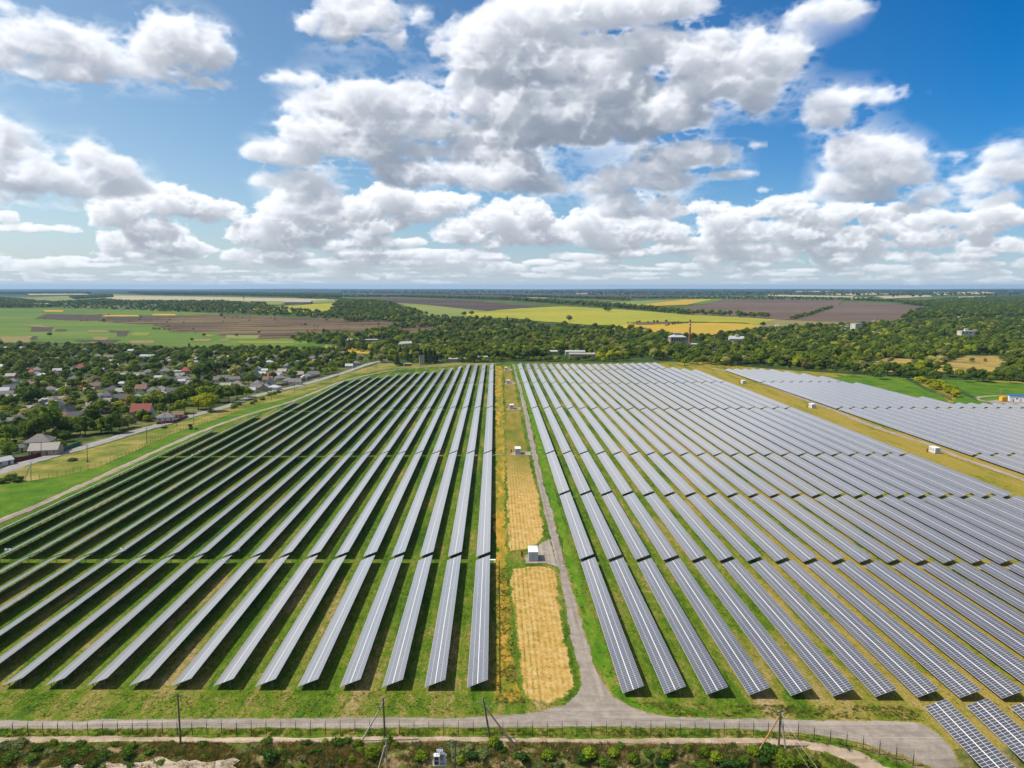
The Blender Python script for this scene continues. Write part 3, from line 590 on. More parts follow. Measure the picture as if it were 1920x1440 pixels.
# ================================================================ solar tables
TW, TR, TL = 3.85, 1.5, .8            # horizontal width, rise, height of the low edge
TSL = math.hypot(TW, TR); MODP = .65
def panel_mat():
    m, nt, b = new_mat('panel_glass', .2, .5); g = G(nt); x, y, z = g.xyz(g.obj())
    s = g.m('MULTIPLY', x, TSL/TW)                                    # distance up the slope
    s = g.m('SUBTRACT', s, g.m('MULTIPLY', g.m('GREATER_THAN', s, TSL/2), .09))
    mw = (TSL-.09)/4
    u = g.m('DIVIDE', s, mw); v = g.m('DIVIDE', y, MODP)
    fu = g.m('ABSOLUTE', g.m('SUBTRACT', g.m('FRACT', u), .5)); fv = g.m('ABSOLUTE', g.m('SUBTRACT', g.m('FRACT', v), .5))
    lu = g.m('GREATER_THAN', fu, .5-.032); lv = g.m('GREATER_THAN', fv, .5-.05); line = g.m('MAXIMUM', lu, lv)
    ids = g.nd('ShaderNodeCombineXYZ'); g.put(ids.inputs[0], g.m('FLOOR', u)); g.put(ids.inputs[1], g.m('FLOOR', v)); g.put(ids.inputs[2], g.m('MULTIPLY', g.rnd(), 91))
    wn = g.nd('ShaderNodeTexWhiteNoise', noise_dimensions='3D'); g.put(wn.inputs[0], ids.outputs[0])
    cell = g.cols(wn.outputs[0], [(0, (.022, .021, .024)), (.5, (.03, .028, .029)), (.8, (.024, .024, .036)), (1, (.022, .025, .06))])
    # faint soiling by string of modules
    st = g.nd('ShaderNodeTexWhiteNoise', noise_dimensions='2D'); cs = g.nd('ShaderNodeCombineXYZ'); g.put(cs.inputs[0], g.m('FLOOR', g.m('DIVIDE', v, 15.))); g.put(cs.inputs[1], g.m('MULTIPLY', g.rnd(), 57)); g.put(st.inputs[0], cs.outputs[0])
    cell = g.mix(g.m('MULTIPLY', st.outputs[0], .16), cell, (.11, .11, .11))
    lw = g.nd('ShaderNodeLayerWeight'); lw.inputs[0].default_value = .5   # paler at slanting view: grazing sky reflection put into the colour
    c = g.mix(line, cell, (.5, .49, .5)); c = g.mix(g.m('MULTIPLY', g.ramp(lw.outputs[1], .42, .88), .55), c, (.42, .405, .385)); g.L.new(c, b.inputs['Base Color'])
    g.L.new(g.m('MULTIPLY_ADD', line, .25, .3), b.inputs['Roughness'])
    b.inputs['IOR'].default_value = 1.5; b.inputs['Coat IOR'].default_value = 1.75; b.inputs['Sheen Weight'].default_value = 1.0; b.inputs['Sheen Roughness'].default_value = .4; b.inputs['Sheen Tint'].default_value = (1, .96, .9, 1); b.inputs['Coat Weight'].default_value = 1.; b.inputs['Coat Roughness'].default_value = .16
    return m
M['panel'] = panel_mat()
M['alu'] = plain('aluminium_frame', (.78, .77, .74), .45, .05, metal=.0)
M['steel'] = plain('galvanised_steel', (.16, .165, .17), .5, .15, metal=.3)
M['backsheet'] = plain('white_backsheet', (.45, .46, .47), .6, .05)
def slope(s, y, up=0.):
    n = (-TR/TSL, TW/TSL); return (s*TW/TSL+n[0]*up, y, TL+s*TR/TSL+n[1]*up)
def table_meshes(L):
    def bank(s0, s1):
        b = MB(); t = .045
        a = [slope(s0, 0, t), slope(s1, 0, t), slope(s1, L, t), slope(s0, L, t)]; d = [slope(s0, 0), slope(s1, 0), slope(s1, L), slope(s0, L)]
        b.poly(a, 0); b.poly(d[::-1], 2)
        for i in range(4): j = (i+1) % 4; b.poly([d[i], d[j], a[j], a[i]], 1)
        return b.mesh('module_bank', [M['panel'], M['alu'], M['backsheet']])
    h = (TSL-.09)/2
    rail = MB(); rail.v, rail.f, rail.m = [], [], []
    a = [slope(h-.03, .02, .03), slope(h+.12, .02, .03), slope(h+.12, L-.02, .03), slope(h-.03, L-.02, .03)]; d = [slope(h-.03, .02, -.03), slope(h+.12, .02, -.03), slope(h+.12, L-.02, -.03), slope(h-.03, L-.02, -.03)]
    rail.poly([slope(h+.004, .02, .05), slope(h+.086, .02, .05), slope(h+.086, L-.02, .05), slope(h+.004, L-.02, .05)])
    rail.poly([slope(h+.004, .02, .01), slope(h+.086, .02, .01), slope(h+.086, L-.02, .01), slope(h+.004, L-.02, .01)][::-1])
    for (p, q) in ((.004, .004), (.086, .086)): rail.poly([slope(p+h, .02, .01), slope(p+h, L-.02, .01), slope(p+h, L-.02, .05), slope(p+h, .02, .05)])
    fr = MB()
    for s in (.5, 1.55, 2.6, 3.6):
        p = [slope(s-.03, .1, -.09), slope(s+.03, .1, -.09), slope(s+.03, L-.1, -.09), slope(s-.03, L-.1, -.09)]; q = [slope(s-.03, .1, -.02), slope(s+.03, .1, -.02), slope(s+.03, L-.1, -.02), slope(s-.03, L-.1, -.02)]
        for i in range(4): j = (i+1) % 4; fr.poly([p[i], p[j], q[j], q[i]])
        fr.poly(p[::-1])
    n = max(2, int(round(L/4.2))); legs = []
    for k in range(n+1):
        y = .5+(L-1)*k/n
        fr.tube(slope(.35, y, -.13), slope(3.85, y, -.13), .05, n=4, caps=False)
        for s in (.9, 3.1):
            t = slope(s, y, -.13)
            if k in (0, n): legs.append(MB().box(t[0]-.05, t[0]+.05, y-.05, y+.05, -.3, t[2], 0).mesh('leg', M['steel']))
            else: fr.box(t[0]-.05, t[0]+.05, y-.05, y+.05, -.3, t[2])
        t = slope(3.1, y, -.13); fr.tube((t[0], y+.06, .5), slope(1.9, y+.06, -.13), .03, n=4, caps=False)
    return [('module_bank', bank(0, h)), ('module_bank', bank(h+.09, TSL)), ('centre_rail', rail.mesh('centre_rail', M['alu'])), ('support_frame', fr.mesh('support_frame', M['steel']))], legs
MESHES = {}
def solar_table(X, Y0, Y1, label, group, legs):
    n = max(4, int((Y1-Y0)/MODP)); L = n*MODP
    if n not in MESHES: MESHES[n] = table_meshes(L)
    parts, lg = MESHES[n]
    za, zb = T(X+1.9, Y0), T(X+1.9, Y0+L)
    r = empty('solar_table', (X, Y0, za), 0, math.atan2(zb-za, L)); tag(r, label, 'solar table', group)
    for nm, me in parts: link(nm, me, r)
    for me in lg: link('leg', me, r)
    return r
SK = -.033                            # the table ends run slightly askew
EDGE_L = [120.3, 184.3, 311.8, 440.5, 566.5, 669.]
EDGE_R = [119., 183.3, 246.8, 312.6, 440.5, 569., 671.]
LEND = [709,711,712,713,698,682,682,664.5,664,658,655.5,648,641,630,629.5,618.5,607,480,422.5,377]
TAB = []
def spans(X, edges, end):
    e = [v+SK*X for v in edges if v+SK*X < end-8]
    for i, a in enumerate(e):
        b_ = e[i+1] if i+1 < len(e) else end
        yield i, a+(1. if i else 0), b_-1.
for k in range(20):
    X = -5.4-7.93*k
    for i, a, b_ in spans(X, EDGE_L, LEND[k]):
        TAB.append((X, a, b_, 'left', k, i))
for k in range(22):
    X = 23.4+7.74*k; end = 716 if k < 19 else (672, 660, 649)[k-19]
    for i, a, b_ in spans(X, EDGE_R, end): TAB.append((X, a, b_, 'right', k, i))
    if k >= 7: TAB.append((X-.6, 52-.06*X, 114.2+SK*(X-78), 'front', k, 0))
bx, by = zip(*[at(x, y, 1.8) for x, y in [(1362,691.5),(1437,691.5),(1457,694),(1488,698),(1522,703),(1560,708),(1600,716.7),(1700,738),(1780,755),(1920,757),(2100,758)]])
for k in range(44):
    X = 219.3+7.74*k; end = float(np.interp(X+3.8, bx, by)) if X+3.8 < max(bx) else by[-1]
    e = [v for v in EDGE_R if v+SK*X < end-8]
    for i, a, b_ in spans(X, EDGE_R, end): TAB.append((X, a, b_, 'far', k, i))
WORDS = {'left': ('solar table row %s left of the grass strip, %s table from the near end', 'solar tables left of the grass strip', lambda k: nth(k)),
 'right': ('solar table row %s right of the gravel drive, %s table from the near end', 'solar tables right of the gravel drive', lambda k: nth(k)),
 'front': ('solar table by the lower right corner beside the gravel bend, %s from the road', 'solar tables in the lower right corner', None),
 'far': ('solar table beyond the golden aisle, %s row from it, %s table from its near end', 'solar tables beyond the golden aisle', lambda k: nth(k))}
vis = []
for t in TAB:
    X, a, b_ = t[:3]; ys = np.linspace(max(a, 60), b_, 12)
    px, py = proj(np.repeat(X+1.9, 12), ys, terr(np.repeat(X, 12), ys)+1.5)
    ok = (px > -25) & (px < 1945) & (py < 1470) & (ys > 20)
    if ok.any():
        area = (b_-a)/(ys[ok].min()); vis.append((area, t))
vis.sort(key=lambda v: -v[0]); front_k = sorted({t[4] for _, t in vis if t[3] == 'front'})
for j, (area, (X, a, b_, blk, k, i)) in enumerate(vis[:300]):
    w = WORDS[blk]
    if blk == 'front': lab = w[0] % nth(front_k.index(k))
    else: lab = w[0] % (w[2](k), nth(i))
    solar_table(X, a, b_, lab, w[1], j < 60)
print('TABLES', len(vis))
rest = MB()
for area, (X, a, b_, blk, k, i) in vis[300:]:
    n = max(4, int((b_-a)/MODP)); L = n*MODP
    if n not in MESHES: MESHES[n] = table_meshes(L)
    za, zb = T(X+1.9, a), T(X+1.9, a+L); Mx = Matrix.Translation((X, a, za)) @ Matrix.Rotation(math.atan2(zb-za, L), 4, 'X')
    for (nm, me), mi in zip(MESHES[n][0][:3], (None, None, None)):
        base = len(rest.v); rest.v += [tuple(Mx @ v.co) for v in me.vertices]
        for p in me.polygons:
            rest.f.append(tuple(base+q for q in p.vertices)); rest.m.append(3 if nm == 'centre_rail' else p.material_index)
if rest.v:
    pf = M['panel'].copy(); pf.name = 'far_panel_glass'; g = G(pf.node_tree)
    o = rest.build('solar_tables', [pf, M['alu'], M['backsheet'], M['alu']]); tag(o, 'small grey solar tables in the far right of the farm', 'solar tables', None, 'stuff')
# ================================================================ inverter cabins, fire stands
M['white_paint'] = plain('white_container_paint', (.80, .81, .82), .5, .04)
M['grey_paint'] = plain('pale_grey_doors', (.50, .54, .60), .5, .06)
M['dark_metal'] = plain('dark_metal', (.05, .055, .06), .5, .2)
M['red_paint'] = plain('red_paint', (.62, .03, .02), .45, .1)
M['concrete'] = plain('concrete', (.42, .40, .36), .85, .15, 4)
M['old_wood'] = plain('weathered_pole', (.13, .105, .085), .85, .3, 3)
M['pale_pole'] = plain('pale_concrete_pole', (.36, .32, .27), .85, .15, 3)
M['insulator'] = plain('glass_insulator', (.45, .55, .55), .25, .1)
M['fence_post'] = plain('dark_fence_post', (.045, .06, .05), .6, .2)
M['wire'] = plain('wire', (.1, .1, .1), .5, .1)
M['bright_wire'] = plain('bright_wire', (.55, .52, .45), .5, .1)
def inverter_cabin(x, y, label):
    r = empty('inverter_cabin', (x, y, T(x, y))); tag(r, label, 'inverter cabin', 'white inverter cabins along the aisles')
    w, d, h = 2.6, 4.6, 2.75
    MB().box(-w/2, w/2, 0, d, .3, h).build('body', M['white_paint'], r)
    rf = MB(); rf.box(-w/2-.05, w/2+.05, -.05, d+.05, h, h+.07)
    for k in range(8): rf.box(-w/2+.1, w/2-.1, .3+k*.55, .36+k*.55, h+.07, h+.10)
    rf.build('roof', M['white_paint'], r)
    MB().box(-w/2-.02, w/2+.02, -.03, d+.02, .18, .3).build('red_sill', M['red_paint'], r)
    MB().box(-w/2, w/2, 0, d, -.3, .18).build('plinth', M['grey_paint'], r)
    for sx in (-1, 1):
        a, b_ = (-1.2, -.02) if sx < 0 else (.02, 1.2)
        dr = MB().box(a, b_, -.05, -.003, .38, h-.12).build('door', M['grey_paint'], r)
        cx = a+.25 if sx < 0 else b_-.25
        MB().box(cx-.05, cx+.05, -.08, -.053, 1.65, 1.85).build('vent', M['dark_metal'], dr)
        MB().tube((.12*sx, -.09, .8), (.12*sx, -.09, 2.2), .02, n=5).build('handle', M['steel'], dr)
    for k in range(3):
        y0 = .5+k*1.35
        dr = MB().box(-w/2-.04, -w/2-.003, y0, y0+1.1, .45, h-.2).build('side_door', M['white_paint'], r)
        lv = MB()
        for q in range(9): lv.box(-w/2-.065, -w/2-.043, y0+.15, y0+.95, .9+q*.17, .99+q*.17)
        lv.build('louvre', M['steel'], dr)
    return r
def fire_stand(x, y, label):
    r = empty('fire_stand', (x, y, T(x, y))); tag(r, label, 'fire stand', 'red fire stands beside the cabins')
    MB().box(-.35, .35, -.2, .2, 0, .12).build('base', M['red_paint'], r)
    MB().box(-.05, .05, -.05, .05, .12, 1.2).build('post', M['dark_metal'], r)
    MB().box(-.3, .3, -.12, .12, 1.2, 1.85).build('cabinet', M['red_paint'], r)
    e = MB().lathe([(.0, .15), (.11, .15), (.12, .7), (.05, .85), (.03, .95)], 10, (.2, -.1, 0)).build('extinguisher', M['red_paint'], r)
    MB().tube((.2, -.1, .9), (.32, -.18, .45), .015, n=5).build('hose', M['dark_metal'], e)
    MB().box(-.26, .26, .12, .15, .3, 1.2).build('shovel_board', M['dark_metal'], r)
cab = [((1000, 1053), 'white inverter cabin nearest the camera beside the gravel drive', 'nearest'), ((971, 852.5), 'white inverter cabin second along the drive', 'second'), ((959.5, 767.5), 'white inverter cabin third along the drive', 'third'), ((953, 719.5), 'white inverter cabin fourth along the drive', 'fourth'), ((949, 694.5), 'white inverter cabin farthest up the drive', 'farthest'),
       ((1758, 851), 'white inverter cabin nearest in the golden aisle on the right', 'nearest right aisle'), ((1525.5, 766), 'middle white inverter cabin in the golden aisle on the right', 'middle right aisle'), ((1395.5, 720), 'farthest white inverter cabin in the golden aisle', 'farthest right aisle')]
for i, (p, lab, w) in enumerate(cab):
    x, y = at(*p); inverter_cabin(x, y, lab)
    where = ['beside the nearest cabin on the drive', 'beside the second cabin on the drive', 'beside the third cabin on the drive', 'beside the fourth cabin on the drive', 'beside the farthest cabin on the drive', 'beside the nearest cabin in the right aisle', 'beside the middle cabin in the right aisle', 'beside the farthest cabin in the right aisle'][i]
    fire_stand(x-3.0, y+3.3, 'red fire stand with cabinet '+where)
# white drain heads at the ends of the cross paths
for i, (x, y, w) in enumerate([(921, 1051, 2.4), (935, 853, 3), (929, 768.5, 3), (925, 721, 3.4)]):
    X, Y = at(x, y); b = MB(); b.box(-w/2, w/2, -.35, .35, -.2, .28); b.box(-w/2, -w/2+.2, -.55, -.35, -.2, .24); b.box(w/2-.2, w/2, -.55, -.35, -.2, .24)
    o = b.build('drain_head', M['concrete'] if i else M['white_paint']); o.location = (X, Y, T(X, Y)); tag(o, 'white concrete drain head %s from the near end of the strip' % nth(i), 'drain head', 'drain heads beside the grass strip')
# inverter boxes under table ends
for i, (x, y) in enumerate([(15, 1031), (231, 1030), (203, 1051), (443, 1030), (423, 1050), (376, 846), (363, 853), (503, 848)]):
    X, Y = at(x, y, 1.2); r = empty('inverter_box', (X, Y, T(X, Y))); tag(r, 'small pale inverter box under a table end, %s in the left half' % nth(i), 'inverter box', 'inverter boxes under the left tables')
    for k in (-.55, .55): MB().box(k-.35, k+.35, -.15, .15, .7, 1.5).build('case', M['white_paint'], r)
    MB().box(-1, 1, .16, .2, .5, 1.6).build('mount_plate', M['steel'], r)
# ================================================================ fences
def dens(P, step):
    out = []; left = 0.
    for (x0, y0), (x1, y1) in zip(P[:-1], P[1:]):
        d = math.hypot(x1-x0, y1-y0); t = left
        while t < d: out.append((x0+(x1-x0)*t/d, y0+(y1-y0)*t/d, math.atan2(y1-y0, x1-x0))); t += step
        left = t-d
    return out
def fence(P, label, step=2.7, h=2.1, arm=True, world=False, dense=False, mat=None, nmax=100, extra=True):
    P = P if world else [at(*p) for p in P]; S = dens(P, step); mat = mat or M['fence_post']
    x0, y0 = P[0]; r = empty('wire_fence', (x0, y0, T(x0, y0))); tag(r, label, 'fence'); o = Vector(r.location)
    S2 = sorted(S, key=lambda s: s[0]**2+s[1]**2); rest = MB(); rm = random.Random(8)
    def post(b, x, y, a, z):
        q = .045; b.box(x-q, x+q, y-q, y+q, z-.2, z+h)
        if arm: b.tube((x, y, z+h-.02), (x+.28*math.sin(a)*-1, y+.28*math.cos(a), z+h+.32), .035, n=4)
    for i, (x, y, a) in enumerate(S2):
        p = Vector((x, y, T(x, y)))-o
        if i < nmax: b = MB(); post(b, p.x, p.y, a, p.z); b.build('post', mat, r)
        else: post(rest, p.x, p.y, a, p.z)
    if rest.v: tag(rest.build('posts', mat, r), kind='stuff')
    w = MB()
    for (xa, ya, aa), (xb, yb, ab) in zip(S[:-1], S[1:]):
        za, zb = T(xa, ya)-o.z, T(xb, yb)-o.z; xa, ya, xb, yb = xa-o.x, ya-o.y, xb-o.x, yb-o.y
        for k in ([.15, .6, 1.1, 1.6, h-.05] if not dense else np.linspace(.1, h-.05, 12)): w.tube((xa, ya, za+k), (xb, yb, zb+k), .011 if not dense else .02, n=3, caps=False)
        for q in range(4 if not dense else 10):
            f = (q+.5)/(4 if not dense else 10); x, y, z = xa+(xb-xa)*f, ya+(yb-ya)*f, za+(zb-za)*f; w.tube((x, y, z+.1), (x, y, z+h-.05), .008 if not dense else .02, n=3, caps=False)
    w.build('wire_mesh', mat, r)
fence([(-60,1381),(60,1379),(300,1377),(700,1376),(1000,1378),(1300,1379),(1440,1378),(1490,1380),(1507,1382),(1523,1387),(1560,1394),(1610,1404),(1670,1420),(1740,1446)], 'dark wire fence with bent post tops along the near gravel road', 2.5)
fence([(74,899),(120,891),(176,878),(197,872),(260,845),(320,815),(370,798),(423,780),(478,760),(553,737),(593,725),(637,710),(680,700),(760,690),(860,683),(935,680)], 'long wire fence between the village road and the farm', 3.2, M['fence_post'] and 2.2, False)
fence([(960,681),(1100,678),(1225,678),(1262,686),(1290,690),(1340,690),(1450,690),(1560,705),(1640,708)], 'dark perimeter fence behind the far ends of the tables', 3.5, 2.2, False)
fence([(1600,702),(1645,703),(1686,702),(1708,716),(1735,731),(1765,742),(1785,752)], 'dense green mesh fence curving round the shrub clump', 3., 2.4, False, dense=True)
fence([(1795,734),(1812,742),(1832,752)], 'short green mesh fence right of the shrub clump', 3., 2.4, False, dense=True)
# ================================================================ power poles and wires
def pole(name, base, top, r0, r1, mat, struts, label, cross=None, group=None, ins=True):
    """base/top and strut feet are points in metres"""
    r = empty(name, base); tag(r, label, 'utility pole', group); o = Vector(base); t = Vector(top)-o
    MB().tube((0, 0, -.3), t, r0, r1, 10).build('pole_shaft', mat, r)
    for (q0, q1, m2) in struts: MB().tube(Vector(q0)-o-Vector((0, 0, .3)), Vector(q1)-o, r0*.9, r1, 10).build('strut', m2 or mat, r)
    if cross:
        for (dz, L, ang) in cross:
            c = t*(1-dz/t.length); d = Vector((math.cos(ang), math.sin(ang), 0))
            ca = MB().tube(c-d*L/2, c+d*L/2, .05, n=6).build('crossarm', M['dark_metal'], r)
            for k in (-.48, 0, .48):
                p = c+d*L*k; MB().lathe([(.03, 0), (.03, .12), (.07, .14), (.08, .2), (.05, .26), (.02, .3)], 8, tuple(p)).build('insulator', M['insulator'], ca)
    return r
def P3(px, py, Y): return Vector(atY(px, py, Y))
def gnd(px, py):
    x, y = at(px, py); return Vector((x, y, T(x, y)))
b1 = gnd(339, 1397); t1 = P3(333, 1300, b1.y); pole('utility_pole', b1, t1, .17, .12, M['old_wood'], [], 'single leaning wooden pole in front of the near fence on the left', [(.5, 1.6, .3)])
b2 = gnd(722, 1388); t2 = P3(718.5, 1308, b2.y); s2 = gnd(676, 1390)
pole('utility_pole', b2, t2, .17, .12, M['old_wood'], [(s2, P3(717, 1321, b2.y), M['pale_pole'])], 'wooden pole with one strut leaning from the left before the near fence', [(.3, .9, 1.2), (1.1, .9, 1.2), (1.7, 2.4, .1)])
b2b = Vector(atY(725.5, 1462, 97.5)); b2b.z = T(b2b.x, b2b.y); t2b = P3(724, 1385, 97.5); s2b = Vector(atY(690, 1466, 96.5)); s2b.z = T(s2b.x, s2b.y)
pole('utility_pole', b2b, t2b, .15, .12, M['pale_pole'], [(s2b, P3(722, 1398, 97.5), None)], 'pale concrete pole with strut at the bottom edge', [(.2, .6, .2), (1.4, .5, .2)])
b3 = gnd(919, 1384); t3 = P3(906, 1308, b3.y); s3 = gnd(972, 1406)
pole('utility_pole', b3, t3, .18, .13, M['old_wood'], [(s3, P3(911, 1327, b3.y), None)], 'leaning wooden pole with long strut to the right, before the near fence', [(1.3, 2.6, 2.6), (.5, .7, 2.2)])
b4 = gnd(1460, 1399); t4 = P3(1464, 1331, b4.y); s4 = gnd(1421, 1408); s4b = gnd(1474, 1406)
pole('utility_pole', b4, t4, .17, .13, M['old_wood'], [(s4, P3(1461, 1343, b4.y), plain('orange_wood', (.42, .22, .07), .8, .25, 3)), (s4b, P3(1464.5, 1348, b4.y), M['pale_pole'])], 'three-legged wooden pole among bushes beside the dirt track', [(.3, 1.4, .4), (1.2, 1.8, 2.4)])
for i, px in enumerate((847, 853.5, 857.5)):
    y = 98.2+.15*i; a = Vector(atY(px+(1 if i != 1 else 0), 1475, y)); a.z = T(a.x, a.y); t = P3(px, [1397, 1388, 1390][i], y)
    pole('pole' if i != 1 else 'utility_pole', a, t, .05 if i != 1 else .14, .04 if i != 1 else .11, M['pale_pole'] if i != 1 else M['old_wood'], [], ['thin pale steel conduit left of the bottom pole', 'dark pole right of the transformer at the bottom edge', 'thin pale steel conduit right of the bottom pole'][i], [(.25, 1.0, .3)] if i == 1 else None)
def wire(a, b_, sag, r, mat, label, cat='wire', n=14):
    w = MB(); a, b_ = Vector(a), Vector(b_); pr = a
    for i in range(1, n+1):
        t = i/n; p = a.lerp(b_, t)-Vector((0, 0, 4*sag*t*(1-t))); w.tube(pr, p, r, n=4, caps=False); pr = p
    tag(w.build('overhead_wire', mat), label, cat, 'overhead wires')
wire(t1, t2-Vector((.4, 0, .4)), 1.2, .014, M['wire'], 'upper overhead wire between the first two poles from the left')
wire(t1-Vector((0, 0, .6)), t2-Vector((.4, 0, 1.2)), 1.3, .014, M['wire'], 'lower overhead wire between the first two poles from the left')
wire(t1, P3(-80, 1340, 112), 1.2, .014, M['wire'], 'overhead wire leaving the leftmost pole to the left')
wire(t2-Vector((0, 0, 1)), t3-Vector((1, 0, 1)), .8, .014, M['wire'], 'overhead wire between the second and third poles')
wire(t4-Vector((0, 0, .4)), P3(1540, 1450, 90), .4, .02, M['bright_wire'], 'bright right-hand wire from the three-legged pole to the bottom edge')
wire(t4-Vector((0, 0, 1.6)), P3(1524, 1450, 91), .4, .015, M['bright_wire'], 'bright left-hand wire from the three-legged pole to the bottom edge')
wire(t3-Vector((0, 0, .7)), t4-Vector((0, 0, .7)), 2.2, .012, M['wire'], 'long wire between the third and fourth poles')
# pole-mounted transformer at the bottom edge
def transformer():
    X, Y = 0, 98.; p = Vector(atY(826, 1432, Y)); r = empty('pole_transformer', (p.x, Y, T(p.x, Y))); tag(r, 'grey transformer with insulators on a post platform, bottom centre', 'transformer')
    z = p.z-r.location.z
    for sx in (-.75, .75):
        for sy in (-.4, .6): MB().tube((sx, sy, -.3), (sx, sy, z), .1, n=8).build('support_post', M['pale_pole'], r)
    MB().box(-1.1, .95, -.6, .8, z, z+.12).build('platform', M['concrete'], r)
    c = MB().box(-1.0, -.1, -.55, .2, z+.12, z+1.65).build('switch_cabinet', M['white_paint'], r)
    for k in (0, 1): MB().box(-.88, -.22, -.58, -.553, z+.25+k*.7, z+.85+k*.7).build('cabinet_window', M['dark_metal'], c)
    t = MB().box(-.5, .35, .25, .75, z+.12, z+1.9).build('tank', M['grey_paint'], r)
    fn = MB()
    for k in range(6): fn.box(.0+k*.13, .04+k*.13, -.25, .24, z+.5, z+1.75)
    fn.build('cooling_fins', M['grey_paint'], r)
    MB().tube((.45, .1, z+1.3), (.95, .1, z+1.3), .22, n=12).build('conservator', M['grey_paint'], r)
    MB().tube((.7, -.1, z+.2), (.7, -.1, z+1.6), .16, n=12).build('oil_drum', M['grey_paint'], r)
    for i, (x, y) in enumerate([(-.6, -.3), (-.35, -.1), (-.1, .1), (-.55, .35), (-.25, .5), (.05, .5)]):
        MB().lathe([(.04, 0), (.09, .03), (.05, .08), (.09, .12), (.05, .18), (.09, .22), (.03, .3), (.02, .55)], 8, (x, y, z+1.65+(.25 if y > .3 else 0))).build('bushing', M['insulator'], r)
transformer()
# road-side poles by the village, A-frames and singles
vp = [((58, 866), (58, 902), 1), ((163, 834), (164, 867), 0), ((77, 829), (77, 858), 0), ((152, 817), (152, 836), 0), ((275, 802), (275, 832), 0), ((230, 790), (228, 814), 1), ((309, 765), (311, 797), 1), ((363, 770), (363, 797), 0), ((331, 778), (331, 798), 0), ((433, 750), (433, 776), 0), ((478, 738), (478, 762), 0), ((509, 726), (509, 750), 0), ((402, 736), (402, 760), 0), ((598, 690), (598, 712), 0), ((552, 715), (552, 736), 0), ((689, 680), (689, 695), 0), ((705, 676), (705, 692), 0), ((807, 670), (807, 686), 0), ((1877, 728), (1877, 751), 0)]
for i, ((tx, ty), (gx, gy), a) in enumerate(vp):
    g_ = gnd(gx, gy); t = P3(tx, ty, g_.y); st = []
    if a:
        for k in ((-2.6, 0), ) if i else ((-3.4, -.5), (-1.9, -1.6)): q = Vector((g_.x+k[0], g_.y+k[1], T(g_.x+k[0], g_.y+k[1]))); st.append((q, t-Vector((0, 0, .7)), None))
    pole('utility_pole', g_, t, .16, .11, M['old_wood'] if i % 3 else M['pale_pole'], st, ('strutted' if a else 'slim dark' if i % 3 else 'slim pale')+' power pole by the village road, %s from the near end' % nth(i) if i < 18 else 'thin mast by the yellow tank at the right edge', [(.3, 1.4, .3)] if i < 18 else None, 'power poles along the village road' if i < 18 else None)
# ================================================================ special buildings
M['blue_roof'] = plain('blue_sheet_roof', (.02, .16, .55), .45, .08)
M['yellow_paint'] = plain('yellow_tank_paint', (.8, .42, .02), .45, .08)
M['blue_paint'] = plain('blue_paint', (.02, .09, .3), .5, .1)
M['cream'] = plain('cream_render', (.62, .56, .42), .85, .1, .5)
M['stone'] = plain('grey_stone_wall', (.36, .30, .25), .9, .2, .6)
M['brick'] = plain('red_brick', (.34, .10, .05), .9, .25, .8)
M['pale_roof'] = plain('pale_sheet_roof', (.42, .42, .41), .6, .12, .4)
M['glass'] = plain('dark_window_glass', (.03, .04, .05), .15, .2)
M['whitewash'] = plain('whitewashed_wall', (.56, .56, .56), .85, .08, .8)
M['asbestos'] = plain('grey_asbestos_roof', (.19, .175, .16), .9, .3, .9)
M['asbestos_dark'] = plain('dark_slate_roof', (.11, .105, .11), .85, .25, .9)
M['asbestos_pale'] = plain('pale_asbestos_roof', (.33, .30, .27), .9, .2, .9)
M['brown_roof'] = plain('brown_tile_roof', (.22, .13, .09), .9, .25, .9)
M['red_roof'] = plain('red_tile_roof', (.22, .04, .03), .7, .18, .9)
M['bright_red_roof'] = plain('bright_red_roof', (.36, .07, .06), .6, .12, .9)
M['green_roof'] = plain('green_sheet_roof', (.12, .42, .33), .6, .12, .9)
M['window_frame'] = plain('white_window_frame', (.75, .75, .73), .6, .05)
M['turquoise'] = plain('turquoise_wall', (.15, .42, .42), .8, .12, .9)
M['tan_wall'] = plain('tan_wall', (.42, .33, .23), .85, .15, .9)
def gable(b, w, d, h, rise, ov=.35, th=.18):   # roof, ridge along x
    for s in (-1, 1):
        e = Vector((0, s*(d/2+ov), h-ov*rise/(d/2))); t = Vector((0, 0, h+rise))
        for z0 in (0,):
            p = [(-w/2-ov, e.y, e.z), (w/2+ov, e.y, e.z), (w/2+ov, 0, t.z), (-w/2-ov, 0, t.z)]; q = [(x, y, z-th) for x, y, z in p]
            b.poly(p if s < 0 else p[::-1]); b.poly(q[::-1] if s < 0 else q)
            for i in range(4): j = (i+1) % 4; b.poly([q[i], q[j], p[j], p[i]])
def hip(b, w, d, h, rise, ov=.4, ridge=None):
    ridge = max(.6, w-d) if ridge is None else ridge; X, Y = w/2+ov, d/2+ov
    c = [(-X, -Y, h-.1), (X, -Y, h-.1), (X, Y, h-.1), (-X, Y, h-.1)]; a, e = (-ridge/2, 0, h+rise), (ridge/2, 0, h+rise)
    b.poly([c[0], c[1], e, a]); b.poly([c[2], c[3], a, e]); b.poly([c[1], c[2], e]); b.poly([c[3], c[0], a]); b.poly(c[::-1])
def walls(b, w, d, h, rise=0, z0=-.5):
    if not rise: b.box(-w/2, w/2, -d/2, d/2, z0, h); return
    b.box(-w/2, w/2, -d/2, d/2, z0, h-.01)
    for s in (-1, 1): b.poly([(s*(w/2-.01), -d/2+.2, h-.02), (s*(w/2-.01), d/2-.2, h-.02), (s*(w/2-.01), 0, h+rise-.35)][::s])
